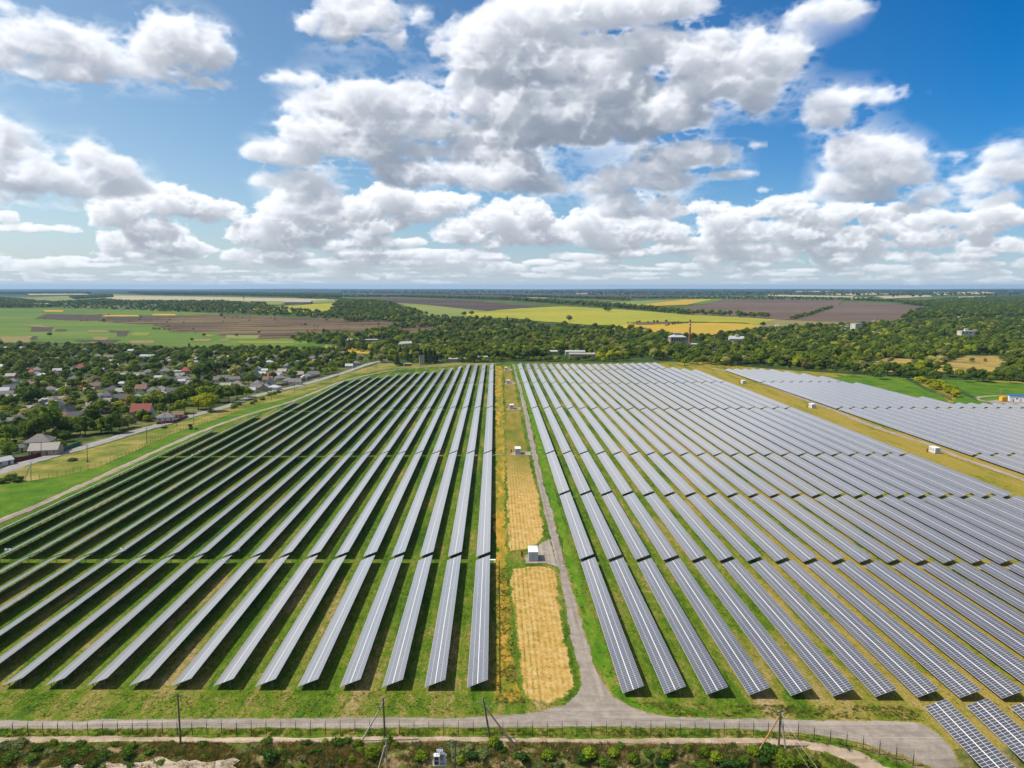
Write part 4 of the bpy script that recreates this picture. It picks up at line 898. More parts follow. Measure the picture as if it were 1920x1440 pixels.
def window(r, c, n, w, h, pane=None, nm='window', mat=None):
    """c centre on wall, n outward direction"""
    c = Vector(c); n = Vector(n); t = Vector((-n.y, n.x, 0)); u = Vector((0, 0, 1)); Mx = Matrix((t.to_4d(), n.to_4d(), u.to_4d(), (0, 0, 0, 1))).transposed(); Mx.col[3] = (*c, 1)
    f = MB(); k = .12
    for x0, x1, z0, z1 in ((-w/2-k, w/2+k, h/2, h/2+k), (-w/2-k, w/2+k, -h/2-k, -h/2), (-w/2-k, -w/2, -h/2, h/2), (w/2, w/2+k, -h/2, h/2), (-.04, .04, -h/2, h/2)): f.box(x0, x1, .003, .07, z0, z1, 0, Mx)
    o = f.build(nm, mat or M['window_frame'], r); MB().box(-w/2, w/2, .002, .03, -h/2, h/2, 0, Mx).build('pane', M['glass'], o); return o
def door(r, c, n, w=1., h=2.1, mat=None):
    c = Vector(c); n = Vector(n); t = Vector((-n.y, n.x, 0)); Mx = Matrix((t.to_4d(), n.to_4d(), (0, 0, 1, 0), (0, 0, 0, 1))).transposed(); Mx.col[3] = (*c, 1)
    o = MB().box(-w/2, w/2, .003, .06, 0, h, 0, Mx).build('door', mat or M['brown_roof'], r); MB().box(w/2-.18, w/2-.12, .06, .12, 1, 1.08, 0, Mx).build('handle', M['steel'], o)
def cottage(name, loc, rz, w, d, h, rise, roof, rmat, wmat, label, cat='house', group=None, chim=True, wing=None, storeys=1):
    r = empty(name, loc, rz); tag(r, label, cat, group); b = MB(); walls(b, w, d, h, rise if roof == 'gable' else 0)
    if wing: b.box(wing[0], wing[1], wing[2], wing[3], -.5, h-.4)
    b.build('wall', wmat, r); b = MB(); (gable if roof == 'gable' else hip)(b, w, d, h, rise)
    if wing:
        x0, x1, y0, y1 = wing; z = h-.38; b.poly([(x0-.3, y0-.3, z-.4), (x1+.3, y0-.3, z-.4), (x1+.3, y1, z+.3), (x0-.3, y1, z+.3)]); b.poly([(x0-.3, y0-.3, z-.5), (x1+.3, y0-.3, z-.5), (x1+.3, y1, z+.2), (x0-.3, y1, z+.2)][::-1])
    rf = b.build('roof', rmat, r)
    if chim: MB().box(w*.2-.3, w*.2+.3, .3, .9, h+rise*.35, h+rise+.6).build('chimney', M['brick'], rf)
    nn = max(2, int(w/2.8))
    for st in range(storeys):
        z = 1.5+st*2.7
        for k in range(nn):
            x = -w/2+w*(k+.5)/nn
            if k == nn//2 and st == 0: door(r, (x, -d/2, 0), (0, -1, 0))
            else: window(r, (x, -d/2, z), (0, -1, 0), 1., 1.2)
        for y in (-d/4, d/4): window(r, (-w/2, y, z), (-1, 0, 0), .9, 1.1); window(r, (w/2, y, z), (1, 0, 0), .9, 1.1)
    return r
def place(px, py): x, y = at(px, py); return (x, y, T(x, y))
cottage('house', place(268, 785), R(8), 11, 9, 5.2, 4.2, 'gable', M['red_roof'], plain('grey_green_render', (.42, .43, .36), .85, .1), 'two-storey grey house with dark red gabled roof by the road', storeys=2)
cottage('house', place(312, 789), R(18), 9, 7.5, 2.9, 2.5, 'hip', M['asbestos'], M['whitewash'], 'whitewashed cottage with grey hip roof right of the red roofed house')
cottage('house', place(335, 783), R(18), 6, 5, 2.5, 1.6, 'gable', M['brown_roof'], M['tan_wall'], 'small brown shed right of the whitewashed roadside cottage', chim=False)
cottage('house', place(87, 851), R(14), 12, 8, 2.9, 2.6, 'gable', M['asbestos_pale'], M['tan_wall'], 'long low house with pale grey roof and orange brick end by the road')
cottage('house', place(76, 836), R(14), 11, 9, 3., 3.2, 'hip', M['asbestos'], M['cream'], 'house with grey hip roof behind the long low roadside house')
cottage('house', place(130, 779), R(80), 7, 5.5, 3.2, 3., 'gable', M['asbestos_dark'], M['whitewash'], 'tall narrow white cottage with steep dark gable in the near village')
cottage('house', place(126, 802), R(10), 10, 8, 3., 2.4, 'gable', M['asbestos_pale'], M['stone'], 'stone house with pale grey roof right of the big round tree')
cottage('house', place(14, 800), R(15), 11, 8, 2.8, 2.6, 'gable', M['asbestos'], M['tan_wall'], 'brown grey roofed barn at the left edge of the near village')
cottage('house', place(36, 795), R(15), 10, 7, 3., 2.8, 'hip', M['asbestos_dark'], M['whitewash'], 'dark hip roofed house left of the big round tree')
cottage('house', place(4, 872), R(60), 7, 5, 2.4, 1.2, 'gable', M['pale_roof'], M['whitewash'], 'small white shed at the left edge beside the road', chim=False)
cottage('house', place(32, 848), R(60), 5, 4, 2.4, 1.4, 'gable', M['asbestos'], M['whitewash'], 'tiny white outhouse left of the long low roadside house', chim=False)
def fence_wall(px, label, mat, h=1.9, th=.12, name='board_fence'):
    P = [at(*p) for p in px]; r0 = P[0]; b = MB(); z0 = T(*r0)
    for (x0, y0), (x1, y1) in zip(P[:-1], P[1:]):
        n = max(1, int(math.hypot(x1-x0, y1-y0)/3))
        for k in range(n):
            a = (x0+(x1-x0)*k/n, y0+(y1-y0)*k/n); c = (x0+(x1-x0)*(k+.97)/n, y0+(y1-y0)*(k+.97)/n); d = Vector((c[0]-a[0], c[1]-a[1], 0)); L = d.length
            Mx = Matrix.Translation((a[0]-r0[0], a[1]-r0[1], T(*a)-z0)) @ Matrix.Rotation(math.atan2(d.y, d.x), 4, 'Z'); b.box(0, L, -th/2, th/2, -.3, h, 0, Mx); b.box(-.08, .08, -.1, .1, -.3, h+.15, 0, Mx)
    o = b.build(name, mat); o.location = (r0[0], r0[1], z0); tag(o, label, 'fence')
fence_wall([(24, 868), (60, 860), (92, 850)], 'dark red board fence before the long low roadside house', plain('dark_red_boards', (.12, .03, .025), .8, .2))
fence_wall([(92, 851), (120, 846), (138, 839), (154, 834)], 'dark green sheet fence right of the brick end house', plain('dark_green_sheet', (.02, .12, .09), .6, .2))
fence_wall([(294, 796), (310, 794), (326, 793), (352, 783)], 'red and white roadside fence before the whitewashed cottage', plain('maroon_boards', (.2, .04, .04), .8, .2), 1.5)
fence_wall([(500, 727), (540, 722), (575, 712), (600, 706)], 'brown board fence along the far part of the village road', M['brown_roof'], 1.8)
# factory with white hipped roof and lantern
def factory():
    r = empty('factory_building', place(1269, 651)); tag(r, 'grey stone factory with white hipped roof and roof lantern beside the chimney', 'factory')
    MB().box(-11, 11, -7, 7, -1, 15).build('wall', M['stone'], r); b = MB(); hip(b, 22, 14, 15.1, 3.4, .7, 9); rf = b.build('roof', M['pale_roof'], r)
    b = MB(); b.box(-4.5, 4.5, -1.6, 1.6, 18, 20.2); b.box(-5.3, 5.3, -2.3, 2.3, 20.2, 20.6); b.build('roof_lantern', M['pale_roof'], rf)
    for k in range(6): window(r, (-8.4+k*3.35, -7, 11.6), (0, -1, 0), 1.5, 3.6, mat=M['stone'])
    for k in range(5): window(r, (-7+k*3.5, -7, 4.8), (0, -1, 0), 1.5, 2.6, mat=M['stone'])
    for k in range(3): window(r, (-11, -4+k*4, 11.6), (-1, 0, 0), 1.5, 3.4, mat=M['stone'])
    MB().box(-16, -11.01, -6, 5, -1, 6).build('side_wing', M['stone'], r); MB().box(-16.4, -11.02, -6.4, 5.4, 6, 6.4).build('wing_roof', M['pale_roof'], r)
    b = MB(); b.box(11.01, 19, -4, 5, -1, 5.5); b.build('side_wing', M['cream'], r); MB().box(11.02, 19.5, -4.5, 5.5, 5.5, 6).build('wing_roof', M['pale_roof'], r)
factory()
def chimney():
    p = place(1292.5, 646); r = empty('brick_chimney', p); tag(r, 'tall slender red brick chimney with pale bands rising above the woods', 'chimney')
    H = 37.5; b = MB().lathe([(1.75, -1), (1.6, 4), (1.45, 12), (1.28, 22), (1.12, 32), (1.08, H-1.2), (1.3, H-.9), (1.3, H)], 20); b.build('stack', M['brick'], r)
    for z, m in ((H-6.5, 'cream'), (H-11, 'cream'), (H-16, 'brown_roof'), (H-21, 'cream')):
        q = 1.14+(H-z)*.016; MB().lathe([(q+.02, z-H*0), (q+.06, z+.02), (q+.04, z+(2.2 if z > H-12 else .7)), (q-.3, z+(2.25 if z > H-12 else .75))], 20).build('band', M[m], r)
    MB().tube((1.55, 0, 0), (1.3, 0, H), .09, n=4).build('ladder', M['dark_metal'], r)
chimney()
def block(px, w, d, h, rz, wm, rm, label, cols=3, rows=3, ww=1.6, wh=1.7, nm='apartment_block', extra=None):
    r = empty(nm, place(*px), rz); tag(r, label, 'building'); MB().box(-w/2, w/2, -d/2, d/2, -1, h).build('wall', wm, r)
    MB().box(-w/2-.3, w/2+.3, -d/2-.3, d/2+.3, h, h+.5).build('roof', rm, r)
    for i in range(cols):
        for j in range(rows): window(r, (-w/2+w*(i+.5)/cols, -d/2, h*(j+.55)/rows), (0, -1, 0), ww, wh)
    for i in range(2):
        for j in range(rows): window(r, (-w/2, -d/4+d/2*i, h*(j+.55)/rows), (-1, 0, 0), 1.2, wh)
    if extra: extra(r)
    return r
def b4x(r): MB().box(-3, 2.5, -2, 2, 12.51, 16).build('stair_head', M['cream'], r); MB().box(8.5, 11, -7.4, -6.55, 0, 11).build('ruined_bay', M['stone'], r)
block((1810.5, 634), 23, 13, 12, R(-3), M['cream'], M['pale_roof'], 'cream three-storey block with big dark windows in the right woods', 4, 2, 3., 2.6, extra=b4x)
block((1605, 620), 18, 12, 14, R(20), M['cream'], M['pale_roof'], 'pale tall block standing at the foot of the ploughed hillside', 3, 3, 2., 2.)
block((1587, 618), 14, 8, 6, R(20), M['whitewash'], M['pale_roof'], 'low white annexe left of the pale tall block', 3, 1)
def b3x(r): MB().box(-1.5, 3., -2.5, 2, 7, 13).build('tower', M['whitewash'], r)
r = cottage('villa', place(1380, 643), R(-10), 22, 11, 7, 3.5, 'gable', M['pale_roof'], M['whitewash'], 'white gabled villa with square tower in the woods right of the chimney', 'building', chim=False, storeys=2); b3x(r)
def shed(px, w, d, h, rz, wm, rm, label, rise=1.2, nm='warehouse'):
    r = cottage(nm, place(*px), rz, w, d, h, rise, 'gable', rm, wm, label, 'warehouse', chim=False); return r
shed((1091, 671), 30, 12, 5, R(-3), M['stone'], M['asbestos_pale'], 'long grey warehouse with pale roof beyond the far tables')
shed((1078, 666), 24, 10, 5, R(-3), M['whitewash'], M['pale_roof'], 'white roofed warehouse behind the long grey warehouse')
shed((1039, 665), 14, 9, 4.5, R(-3), M['stone'], M['pale_roof'], 'small white roofed store left of the warehouses')
shed((860, 678), 21, 9, 3.6, R(2), M['tan_wall'], M['pale_roof'], 'long low tan building with white roof behind the left tables', .7)
shed((905, 674), 11, 7, 3.4, R(2), M['stone'], M['pale_roof'], 'small pale roofed store right of the long tan building', .7)
shed((820, 681), 8, 5, 2.6, R(2), M['stone'], M['asbestos'], 'low grey store beside the ruined tower', .6)
shed((762, 652), 20, 12, 7, R(35), M['whitewash'], M['pale_roof'], 'white gabled hall among trees left of centre', 2.5)
shed((662, 644), 18, 12, 6, R(10), M['stone'], M['asbestos_pale'], 'grey hall behind the poplars left of centre', 2)
shed((697, 640), 20, 12, 3, R(5), M['tan_wall'], M['asbestos_pale'], 'pink tan flat hall right of the poplars', 1)
shed((982, 622), 12, 8, 5, R(5), M['whitewash'], M['pale_roof'], 'small white roofed hall in the middle of the woods', 1.5)
shed((1296, 650), 20, 9, 4, R(0), M['cream'], M['pale_roof'], 'low cream wing at the foot of the brick chimney', 1)
shed((1337, 655), 14, 9, 4.5, R(-8), M['cream'], M['brown_roof'], 'low pinkish roofed house right of the chimney', 1.5)
shed((1667, 622), 22, 9, 4, R(0), M['cream'], M['pale_roof'], 'long low pale shed right of the pale tall block', .8)
shed((1683, 620), 18, 10, 5.5, R(0), M['brick'], M['asbestos'], 'low red brick shed right of the pale tall block', 1.5)
shed((560, 571), 95, 22, 9, R(-4), M['stone'], M['asbestos_pale'], 'very long grey farm shed beyond the hay field', 5)
shed((78, 573), 70, 16, 6, R(3), M['whitewash'], M['pale_roof'], 'long white farm shed among far trees on the left', 2.5)
b = block((791, 684), 5, 5, 9, R(10), M['stone'], M['asbestos_dark'], 'narrow ruined grey tower left of the dark conifers', 1, 3, 1, 1, 'ruined_tower')
def kiosk(px, w, label, top):
    r = empty('kiosk', place(*px)); tag(r, label, 'kiosk'); MB().box(-w/2, w/2, -2, 2, -.2, 2.4).build('wall', M['blue_paint'], r); MB().box(-w/2-.2, w/2+.2, -2.3, 2.3, 2.4, 2.8).build('roof', top, r); window(r, (0, -2, 1.5), (0, -1, 0), w*.4, .9)
kiosk((765, 686), 7, 'blue kiosk with yellow roof on the far grass', M['yellow_paint']); kiosk((752, 685), 4, 'small blue kiosk left of the yellow roofed one', M['blue_paint'])
def service_container():
    p = place(1923, 753.5); r = empty('service_building', (p[0], p[1], p[2]), R(-24)); tag(r, 'long white modular building with blue roof at the right edge', 'building')
    MB().box(-10, 10, -2, 2, -.3, 4).build('wall', M['white_paint'], r); b = MB(); b.box(-10.3, 10.3, -2.4, 2.4, 4, 4.35); b.box(-10.1, 10.1, -.6, .6, 4.35, 4.55); b.build('roof', M['blue_roof'], r)
    for k in range(4): door(r, (-8+k*4.6, -2, 0), (0, -1, 0), 1.3, 2.3, M['grey_paint']); 
    for k in range(3): window(r, (-5.6+k*4.6, -2, 2.2), (0, -1, 0), 1.1, .9)
service_container()
def tank():
    p = place(1881, 753); r = empty('yellow_tank', p); tag(r, 'yellow cubic tank with hatch beside the blue roofed building', 'tank')
    MB().box(-2., 2., -1.5, 1.5, .4, 3.4).build('tank_body', M['yellow_paint'], r); MB().box(-1.8, 1.8, -1.3, 1.3, 0, .4).build('skid', M['dark_metal'], r); MB().lathe([(.5, 3.4), (.5, 3.7), (.1, 3.8)], 12).build('hatch', M['yellow_paint'], r)
tank(); p = place(1900, 754); fire_stand(p[0], p[1], 'red fire point before the blue roofed building'); 
def water_tower(px, h, label, mat):
    r = empty('water_tower', place(*px)); tag(r, label, 'water tower'); MB().lathe([(.9, -1), (.8, h-8), (.8, h-7.5)], 12).build('shaft', mat, r); MB().lathe([(.8, h-8), (2.2, h-6), (2.2, h-1), (1.2, h)], 16).build('tank', mat, r)
water_tower((457.5, 567), 26, 'dark water tower standing in the far fields on the left', M['dark_metal'])
water_tower((607, 631), 15, 'thin dark tower at the edge of the mid-distance grove', M['dark_metal'])
# ================================================================ village houses
random.seed(21)
def proto(full, w, d, h, rise, roof, rm, wm, chim=True, wing=None):
    if full: return cottage('house', (0, 0, 0), 0, w, d, h, rise, roof, M[rm], M[wm], 'x', chim=chim, wing=wing)
    r = empty('house', (0, 0, 0)); tag(r, 'x', 'house'); b = MB(); walls(b, w, d, h, rise if roof == 'gable' else 0)
    if wing: b.box(wing[0], wing[1], wing[2], wing[3], -.5, h-.4)
    b.build('wall', M[wm], r); b = MB(); (gable if roof == 'gable' else hip)(b, w, d, h, rise)
    if wing: b.box(wing[0]-.2, wing[1]+.2, wing[2]-.2, wing[3], h-.38, h-.2)
    rf = b.build('roof', M[rm], r)
    if chim: MB().box(w*.2-.3, w*.2+.3, .3, .9, h+rise*.35, h+rise+.6).build('chimney', M['brick'], rf)
    for x in (-w*.3, w*.3): window(r, (x, -d/2, 1.6), (0, -1, 0), 1.2, 1.3)
    window(r, (-w/2, 0, 1.6), (-1, 0, 0), 1.1, 1.3); return r
KIND = {  # key: dims, roof, colours, words
 'g': ((10, 7.5, 2.9, 2.6, 'hip', 'asbestos', 'whitewash', True, (-5, -1, -5.5, -3.7)), 'whitewashed house with grey hip roof'),
 'G': ((11, 7, 2.9, 2.7, 'gable', 'asbestos', 'whitewash', True, None), 'white walled house with grey gabled roof'),
 't': ((9, 7, 2.8, 2.4, 'gable', 'asbestos_pale', 'tan_wall', True, (-4, 0, -5, -3.4)), 'tan walled house with pale grey roof'),
 'd': ((9, 7, 2.9, 3.0, 'hip', 'asbestos_dark', 'whitewash', True, None), 'small white house with dark slate hip roof'),
 'D': ((10, 7, 3.0, 3.2, 'gable', 'asbestos_dark', 'cream', True, None), 'cream house with dark gabled roof'),
 'w': ((8, 6, 2.8, 2.0, 'gable', 'pale_roof', 'whitewash', False, None), 'small bright white house with pale sheet roof'),
 'W': ((10, 7, 3.0, 1.8, 'hip', 'pale_roof', 'whitewash', True, (0, 4, -5, -3.4)), 'white house with light hipped roof'),
 'b': ((9, 7, 2.8, 3.0, 'gable', 'brown_roof', 'whitewash', True, None), 'white house with brown gabled roof'),
 'r': ((12, 9, 3.2, 3.6, 'hip', 'red_roof', 'turquoise', True, None), 'large house with dark red hip roof'),
 'R': ((8, 8, 3.2, 3.4, 'hip', 'bright_red_roof', 'stone', True, None), 'house with bright red pyramid roof'),
 'q': ((8, 7, 3, 2.2, 'hip', 'green_roof', 'whitewash', True, None), 'small house with turquoise green roof')}
HP = """8,656w 44,656w 23,673G 30,667g 85,669D 72,678g 48,665t 110,665g 103,679t 125,676g 158,667t 160,659d 185,671g 192,677t 175,678D 205,674G 253,663g 246,660w 283,672w 292,673W 152,693r 130,689d 108,699w 70,698g 59,701R 68,705w 40,704w 80,708W 22,709t 25,719g 56,723d 188,701W 197,697w 218,706b 236,704g 263,708G 279,702g 297,711w 311,700g 309,686b 180,728b 265,726g 168,737t 190,747G 230,739t 212,736d 123,752d 13,744G 22,750t 228,753D 256,750w 207,758t 60,771t 100,757g 45,778g 140,715d 95,735g 300,735t 285,745d
468,662D 405,664g 412,676g 430,672w 448,669g 362,673g 372,676W 365,682t 402,684W 411,691d 358,689g 348,701R 331,707D 322,702g 338,707t 325,723w 420,686t 480,676t 492,673W 498,677g 505,683W 526,682w 515,673g 528,666b 563,682t 587,675g 602,673g 593,680t 617,680w 622,663w 612,674g 484,695w 497,698w 460,690g 447,704d 480,709D 491,705w 503,716b 517,708w 525,713g 541,718g 554,721G 548,704g 561,706t 570,712w 577,709g 588,706G 582,697D 440,715G 446,723g 424,729t 396,716w 408,717G 387,713g 471,736w 481,731G 497,731t 515,731W 446,708d 540,690g 530,700t 455,735t 350,715g 375,705D 340,690g 318,675g 235,690g 215,690t 145,672d 268,690D 335,668g 300,662g 640,676g 655,690w 630,669t 668,684g 644,665g 676,671t""".split()
RP = """1795,597w 1813,598W 1765,601R 1771,601R 1813,611q 1868,601b 1900,600t 1885,608w 1873,610g 1835,610q 1797,602g 1852,603t 1898,614t 1714,614W 1725,613b 1738,629t 1880,621w 1841,618g 1760,607g 1457,613w 1490,612w 1558,620b 1531,612g 1547,613t 1900,588w 1870,592g 1640,604g 1670,607w 1690,611t 1745,604t 1778,612g 1822,604g 1915,606g 1905,626t 1850,613w 1783,619W""".split()
FP = """42,574w 96,572W 123,572w 137,579w 150,577b 166,578t 208,576g 217,579W 226,577w 230,581g 242,577w 268,581g 275,578w 286,579t 178,574g 196,578t 250,574g 300,576g 15,572w 61,576t 330,572g 455,575w 468,576w 472,579g 530,571g""".split()
def parse(s): a, b = s.split(','); return float(a), float(b[:-1]), b[-1]
HOUSES = [(*parse(s), 'v') for s in HP]+[(*parse(s), 'r') for s in RP]+[(*parse(s), 'f') for s in FP]
er = random.Random(12)
while len(HOUSES) < 270:
    u, v = er.uniform(-20, 665), er.uniform(653, 790)
    if not inpoly([u], [v], [(-20,655),(200,658),(400,661),(600,664),(670,676),(600,696),(520,718),(440,734),(340,758),(250,785),(-20,800)])[0]: continue
    if min(abs(u-h[0])/9+abs(v-h[1])/(2+(v-640)*.03) for h in HOUSES) < 1: continue
    HOUSES.append((u, v, er.choice('gtdGtwbDWt'), 'v'))
HOUSES.sort(key=lambda h: (h[3], h[0])); cnt = {}; HPOS = []
PROTO = {}
WHERE = {'v': 'among the village gardens', 'r': 'in the right-hand settlement', 'f': 'in the far hamlet'}
for (px, py, k, reg) in HOUSES:
    x, y = at(px, py); full = y < 470; key = (k, full); HPOS.append((x, y))
    a = R(random.choice([12, 12, 12, 102])+random.uniform(-14, 14)); s = random.uniform(.74, .96)*(1.2 if reg != 'v' else 1.)
    bk = (reg, k); i = cnt.get(bk, 0); cnt[bk] = i+1
    lab = KIND[k][1]+' '+WHERE[reg]+', '+nth(i)+' from left'
    if key not in PROTO: r = proto(full, *KIND[k][0]); PROTO[key] = (r, tree_of(r)); c = r
    else: c = copy_tree(*PROTO[key])
    c.location = (x, y, T(x, y)); c.rotation_euler = (0, 0, a); c.scale = (s, s, s*random.uniform(.95, 1.1)); tag(c, lab, 'house', {'v': 'village houses', 'r': 'houses in the wooded settlement', 'f': 'houses of the far hamlet'}[reg])
# ================================================================ trees
random.seed(77)
def leaf_mat(name, c, var=.38, trans=.25):
    m, nt, b = new_mat(name, .75, .15); g = G(nt)
    r = g.rnd(); n = g.noise(g.pos(), .16, 3, .6); f = g.noise(g.pos(), 1.1, 3, .7)
    d = tuple(v*(1-var) for v in c); l = (c[0]*(1+var*1.6), c[1]*(1+var), c[2]*(1+var*.3))
    v = g.m('ADD', g.m('MULTIPLY', r, .55), g.m('ADD', g.m('MULTIPLY', n, .3), g.m('MULTIPLY', f, .15)))
    col = g.cols(v, [(.2, d), (.8, l)]); g.L.new(col, b.inputs['Base Color'])
    t = g.nd('ShaderNodeBsdfTranslucent'); g.put(t.inputs[0], g.mix(1., col, (1.3, 1.25, .5), 'MULTIPLY')); ms = g.nd('ShaderNodeMixShader'); ms.inputs[0].default_value = trans
    out = [n for n in nt.nodes if n.type == 'OUTPUT_MATERIAL'][0]; g.L.new(b.outputs[0], ms.inputs[1]); g.L.new(t.outputs[0], ms.inputs[2]); g.L.new(ms.outputs[0], out.inputs[0]); return m
M['bark'] = plain('bark', (.10, .08, .06), .9, .3, 3)
def ico(n=1):
    bm = bmesh.new(); bmesh.ops.create_icosphere(bm, subdivisions=n, radius=1); v = np.array([x.co[:] for x in bm.verts]); f = [[q.index for q in p.verts] for p in bm.faces]; bm.free(); return v, f
ICO = ico(1)
def crown_mesh(name, lobes, mat, leaf, per, seed, flat=1., core=.8):
    """lobes: (x,y,z,rx,ry,rz); leaf-sized faces spread through the outer part of every lobe over a darker core"""
    rng = np.random.default_rng(seed); V = []; F = []; nb = 0
    for (x, y, z, rx, ry, rz) in lobes:
        v = ICO[0]*np.array([rx, ry, rz])*core*(1+rng.normal(0, .09, (len(ICO[0]), 1)))+np.array([x, y, z]); V.append(v); F += [[i+nb for i in f] for f in ICO[1]]; nb += len(v)
        n = int(per*(rx*rz)**.8)
        d = rng.normal(size=(n, 3)); d /= np.linalg.norm(d, axis=1)[:, None]; d[:, 2] = np.where(d[:, 2] < -.4, -d[:, 2]*.6, d[:, 2])
        rad = rng.uniform(.72, 1.13, (n, 1)); c = d*rad*np.array([rx, ry, rz])+np.array([x, y, z])
        nn = d+rng.normal(0, .55, (n, 3)); nn /= np.linalg.norm(nn, axis=1)[:, None]
        a = np.cross(nn, rng.normal(size=(n, 3))); a /= np.linalg.norm(a, axis=1)[:, None]; b = np.cross(nn, a)
        s = leaf*rng.uniform(.55, 1.35, (n, 1)); k = rng.uniform(.5, 1., (n, 1))
        q = np.stack([c-a*s, c-b*s*k+nn*s*.15, c+a*s, c+b*s*k+nn*s*.15], 1).reshape(-1, 3); V.append(q)
        F += (np.arange(n*4).reshape(n, 4)+nb).tolist(); nb += n*4
    me = bpy.data.meshes.new(name); me.from_pydata(np.concatenate(V).tolist(), [], F); me.update(); me.materials.append(mat); return me
def trunk_mesh(h, r, lobes, seed):
    b = MB(); rm = random.Random(seed); b.tube((0, 0, -.4), (0, 0, h*.45), r, r*.7, 7, caps=False); b.tube((0, 0, h*.45), (rm.uniform(-.3, .3), rm.uniform(-.3, .3), h*.75), r*.7, r*.3, 6, caps=False)
    for l in lobes[:5]: b.tube((0, 0, h*.28), (l[0]*.8, l[1]*.8, l[2]), r*.45, r*.12, 5, caps=False)
    return b.mesh('trunk', M['bark'])
def round_lobes(h, w, n, seed, low=.32):
    rm = random.Random(seed); L = [(0, 0, h*.62, w*.36, w*.36, h*.3)]
    for i in range(n):
        a = 2*math.pi*i/n*1.9+rm.uniform(-.4, .4); q = rm.uniform(.2, .36)*w; z = h*rm.uniform(low+.06, .82); s = rm.uniform(.15, .25)*w
        q *= 1-.5*max(0, (z/h-.6)/.3); L.append((q*math.cos(a), q*math.sin(a), z, s, s, s*rm.uniform(.7, .95)))
    L.append((rm.uniform(-.1, .1)*w, rm.uniform(-.1, .1)*w, h*.86, w*.2, w*.2, h*.13)); return L
def col_lobes(h, w, n, seed):
    rm = random.Random(seed); return [(rm.uniform(-.1, .1)*w, rm.uniform(-.1, .1)*w, h*(.18+.72*i/n), w*.5*math.sin(math.pi*(.25+.7*i/n)), w*.5*math.sin(math.pi*(.25+.7*i/n)), h*.14) for i in range(n)]
def cone_lobes(h, w, n, seed):
    return [(0, 0, h*(.15+.8*i/n), w*.5*(1-i/n)+.3, w*.5*(1-i/n)+.3, h*.09) for i in range(n)]
TREES = []   # per kind: (crown mesh, trunk mesh, words, name)
def kind(name, words, lobes, h, col, leaf, per, seed, r=.3, var=.42):
    TREES.append((crown_mesh('crown', lobes, leaf_mat(words.split(' tree')[0].replace(' ', '_')+'_leaves_%s' % name, col, var), leaf, per, seed), trunk_mesh(h, r, lobes, seed), words, name))
kind('broadleaf_tree', 'dark green round tree', round_lobes(10, 11, 11, 1), 10, (0.068, 0.122, 0.014), .42, 26, 1)
kind('broadleaf_tree', 'dark green uneven tree', round_lobes(11, 10, 13, 2), 11, (0.081, 0.134, 0.018), .42, 26, 2)
kind('broadleaf_tree', 'mid green bushy tree', round_lobes(8.5, 10, 10, 3, .2), 8.5, (0.132, 0.197, 0.018), .42, 26, 3)
kind('broadleaf_tree', 'mid green tall tree', round_lobes(12, 9, 12, 4), 12, (0.117, 0.179, 0.020), .42, 26, 4)
kind('broadleaf_tree', 'yellow green spreading tree', round_lobes(8, 10, 11, 5, .2), 8, (0.245, 0.296, 0.014), .42, 26, 5)
kind('willow_tree', 'grey green soft tree', round_lobes(10, 10, 11, 6, .22), 10, (0.222, 0.248, 0.091), .34, 30, 6)
kind('poplar_tree', 'tall narrow dark poplar tree', col_lobes(15, 4.6, 8, 7), 15, (0.065, 0.112, 0.023), .36, 40, 7)
kind('conifer_tree', 'pointed blue green conifer tree', cone_lobes(12, 6, 9, 8), 12, (0.030, 0.067, 0.029), .36, 40, 8)
kind('broadleaf_tree', 'bright lime coloured tree', round_lobes(7, 8, 9, 9, .2), 7, (0.345, 0.336, 0.014), .36, 26, 9)
kind('broadleaf_tree', 'brownish half-dry tree', round_lobes(9, 8, 9, 10), 9, (0.235, 0.161, 0.051), .36, 20, 10)
kind('fruit_tree', 'low dark fruit tree', round_lobes(5, 6, 8, 11, .2), 5, (0.083, 0.144, 0.018), .36, 30, 11, .16)
kind('shrub', 'low yellow green shrub', round_lobes(3.6, 5.5, 8, 12, .08), 3.6, (0.185, 0.272, 0.016), .34, 34, 12, .12)
wr = random.Random(4)
def inworld(pts): return [at(*p) for p in pts]
CAND = []
def forest(px, area_per, weights, smin, smax, reg, avoid=(), near_house=False):
    P = inworld(px); xs = [p[0] for p in P]; ys = [p[1] for p in P]; n = int((max(xs)-min(xs))*(max(ys)-min(ys))/area_per)
    rng = np.random.default_rng(wr.randint(0, 10**6)); X = rng.uniform(min(xs), max(xs), n); Y = rng.uniform(min(ys), max(ys), n); ok = inpoly(X, Y, P)
    for q in avoid: ok &= ~inpoly(X, Y, inworld(q))
    X, Y = X[ok], Y[ok]; px_, py_ = proj(X, Y, terr(X, Y)); ok = (px_ > -60) & (px_ < 1980); X, Y = X[ok], Y[ok]
    if near_house:
        H = np.array(HPOS); d = np.min((X[:, None]-H[None, :, 0])**2+((Y[:, None]-H[None, :, 1]+5.5)*.8)**2, 1) > 8.5**2; X, Y = X[d], Y[d]
    K = rng.choice(len(TREES), len(X), p=np.array(weights)/sum(weights)); S = rng.uniform(smin, smax, len(X))
    CAND.extend(zip(X.tolist(), Y.tolist(), K.tolist(), S.tolist(), [reg]*len(X)))
def row(px, step, weights, smin, smax, reg, wid=3.):
    P = inworld(px); rng = random.Random(wr.randint(0, 10**6))
    for x, y, a in dens(P, step):
        CAND.append((x+rng.uniform(-wid, wid), y+rng.uniform(-wid, wid), rng.choices(range(len(TREES)), weights)[0], rng.uniform(smin, smax), reg))
def one(px, py, k, s, reg): x, y = at(px, py); CAND.append((x, y, k, s, reg))
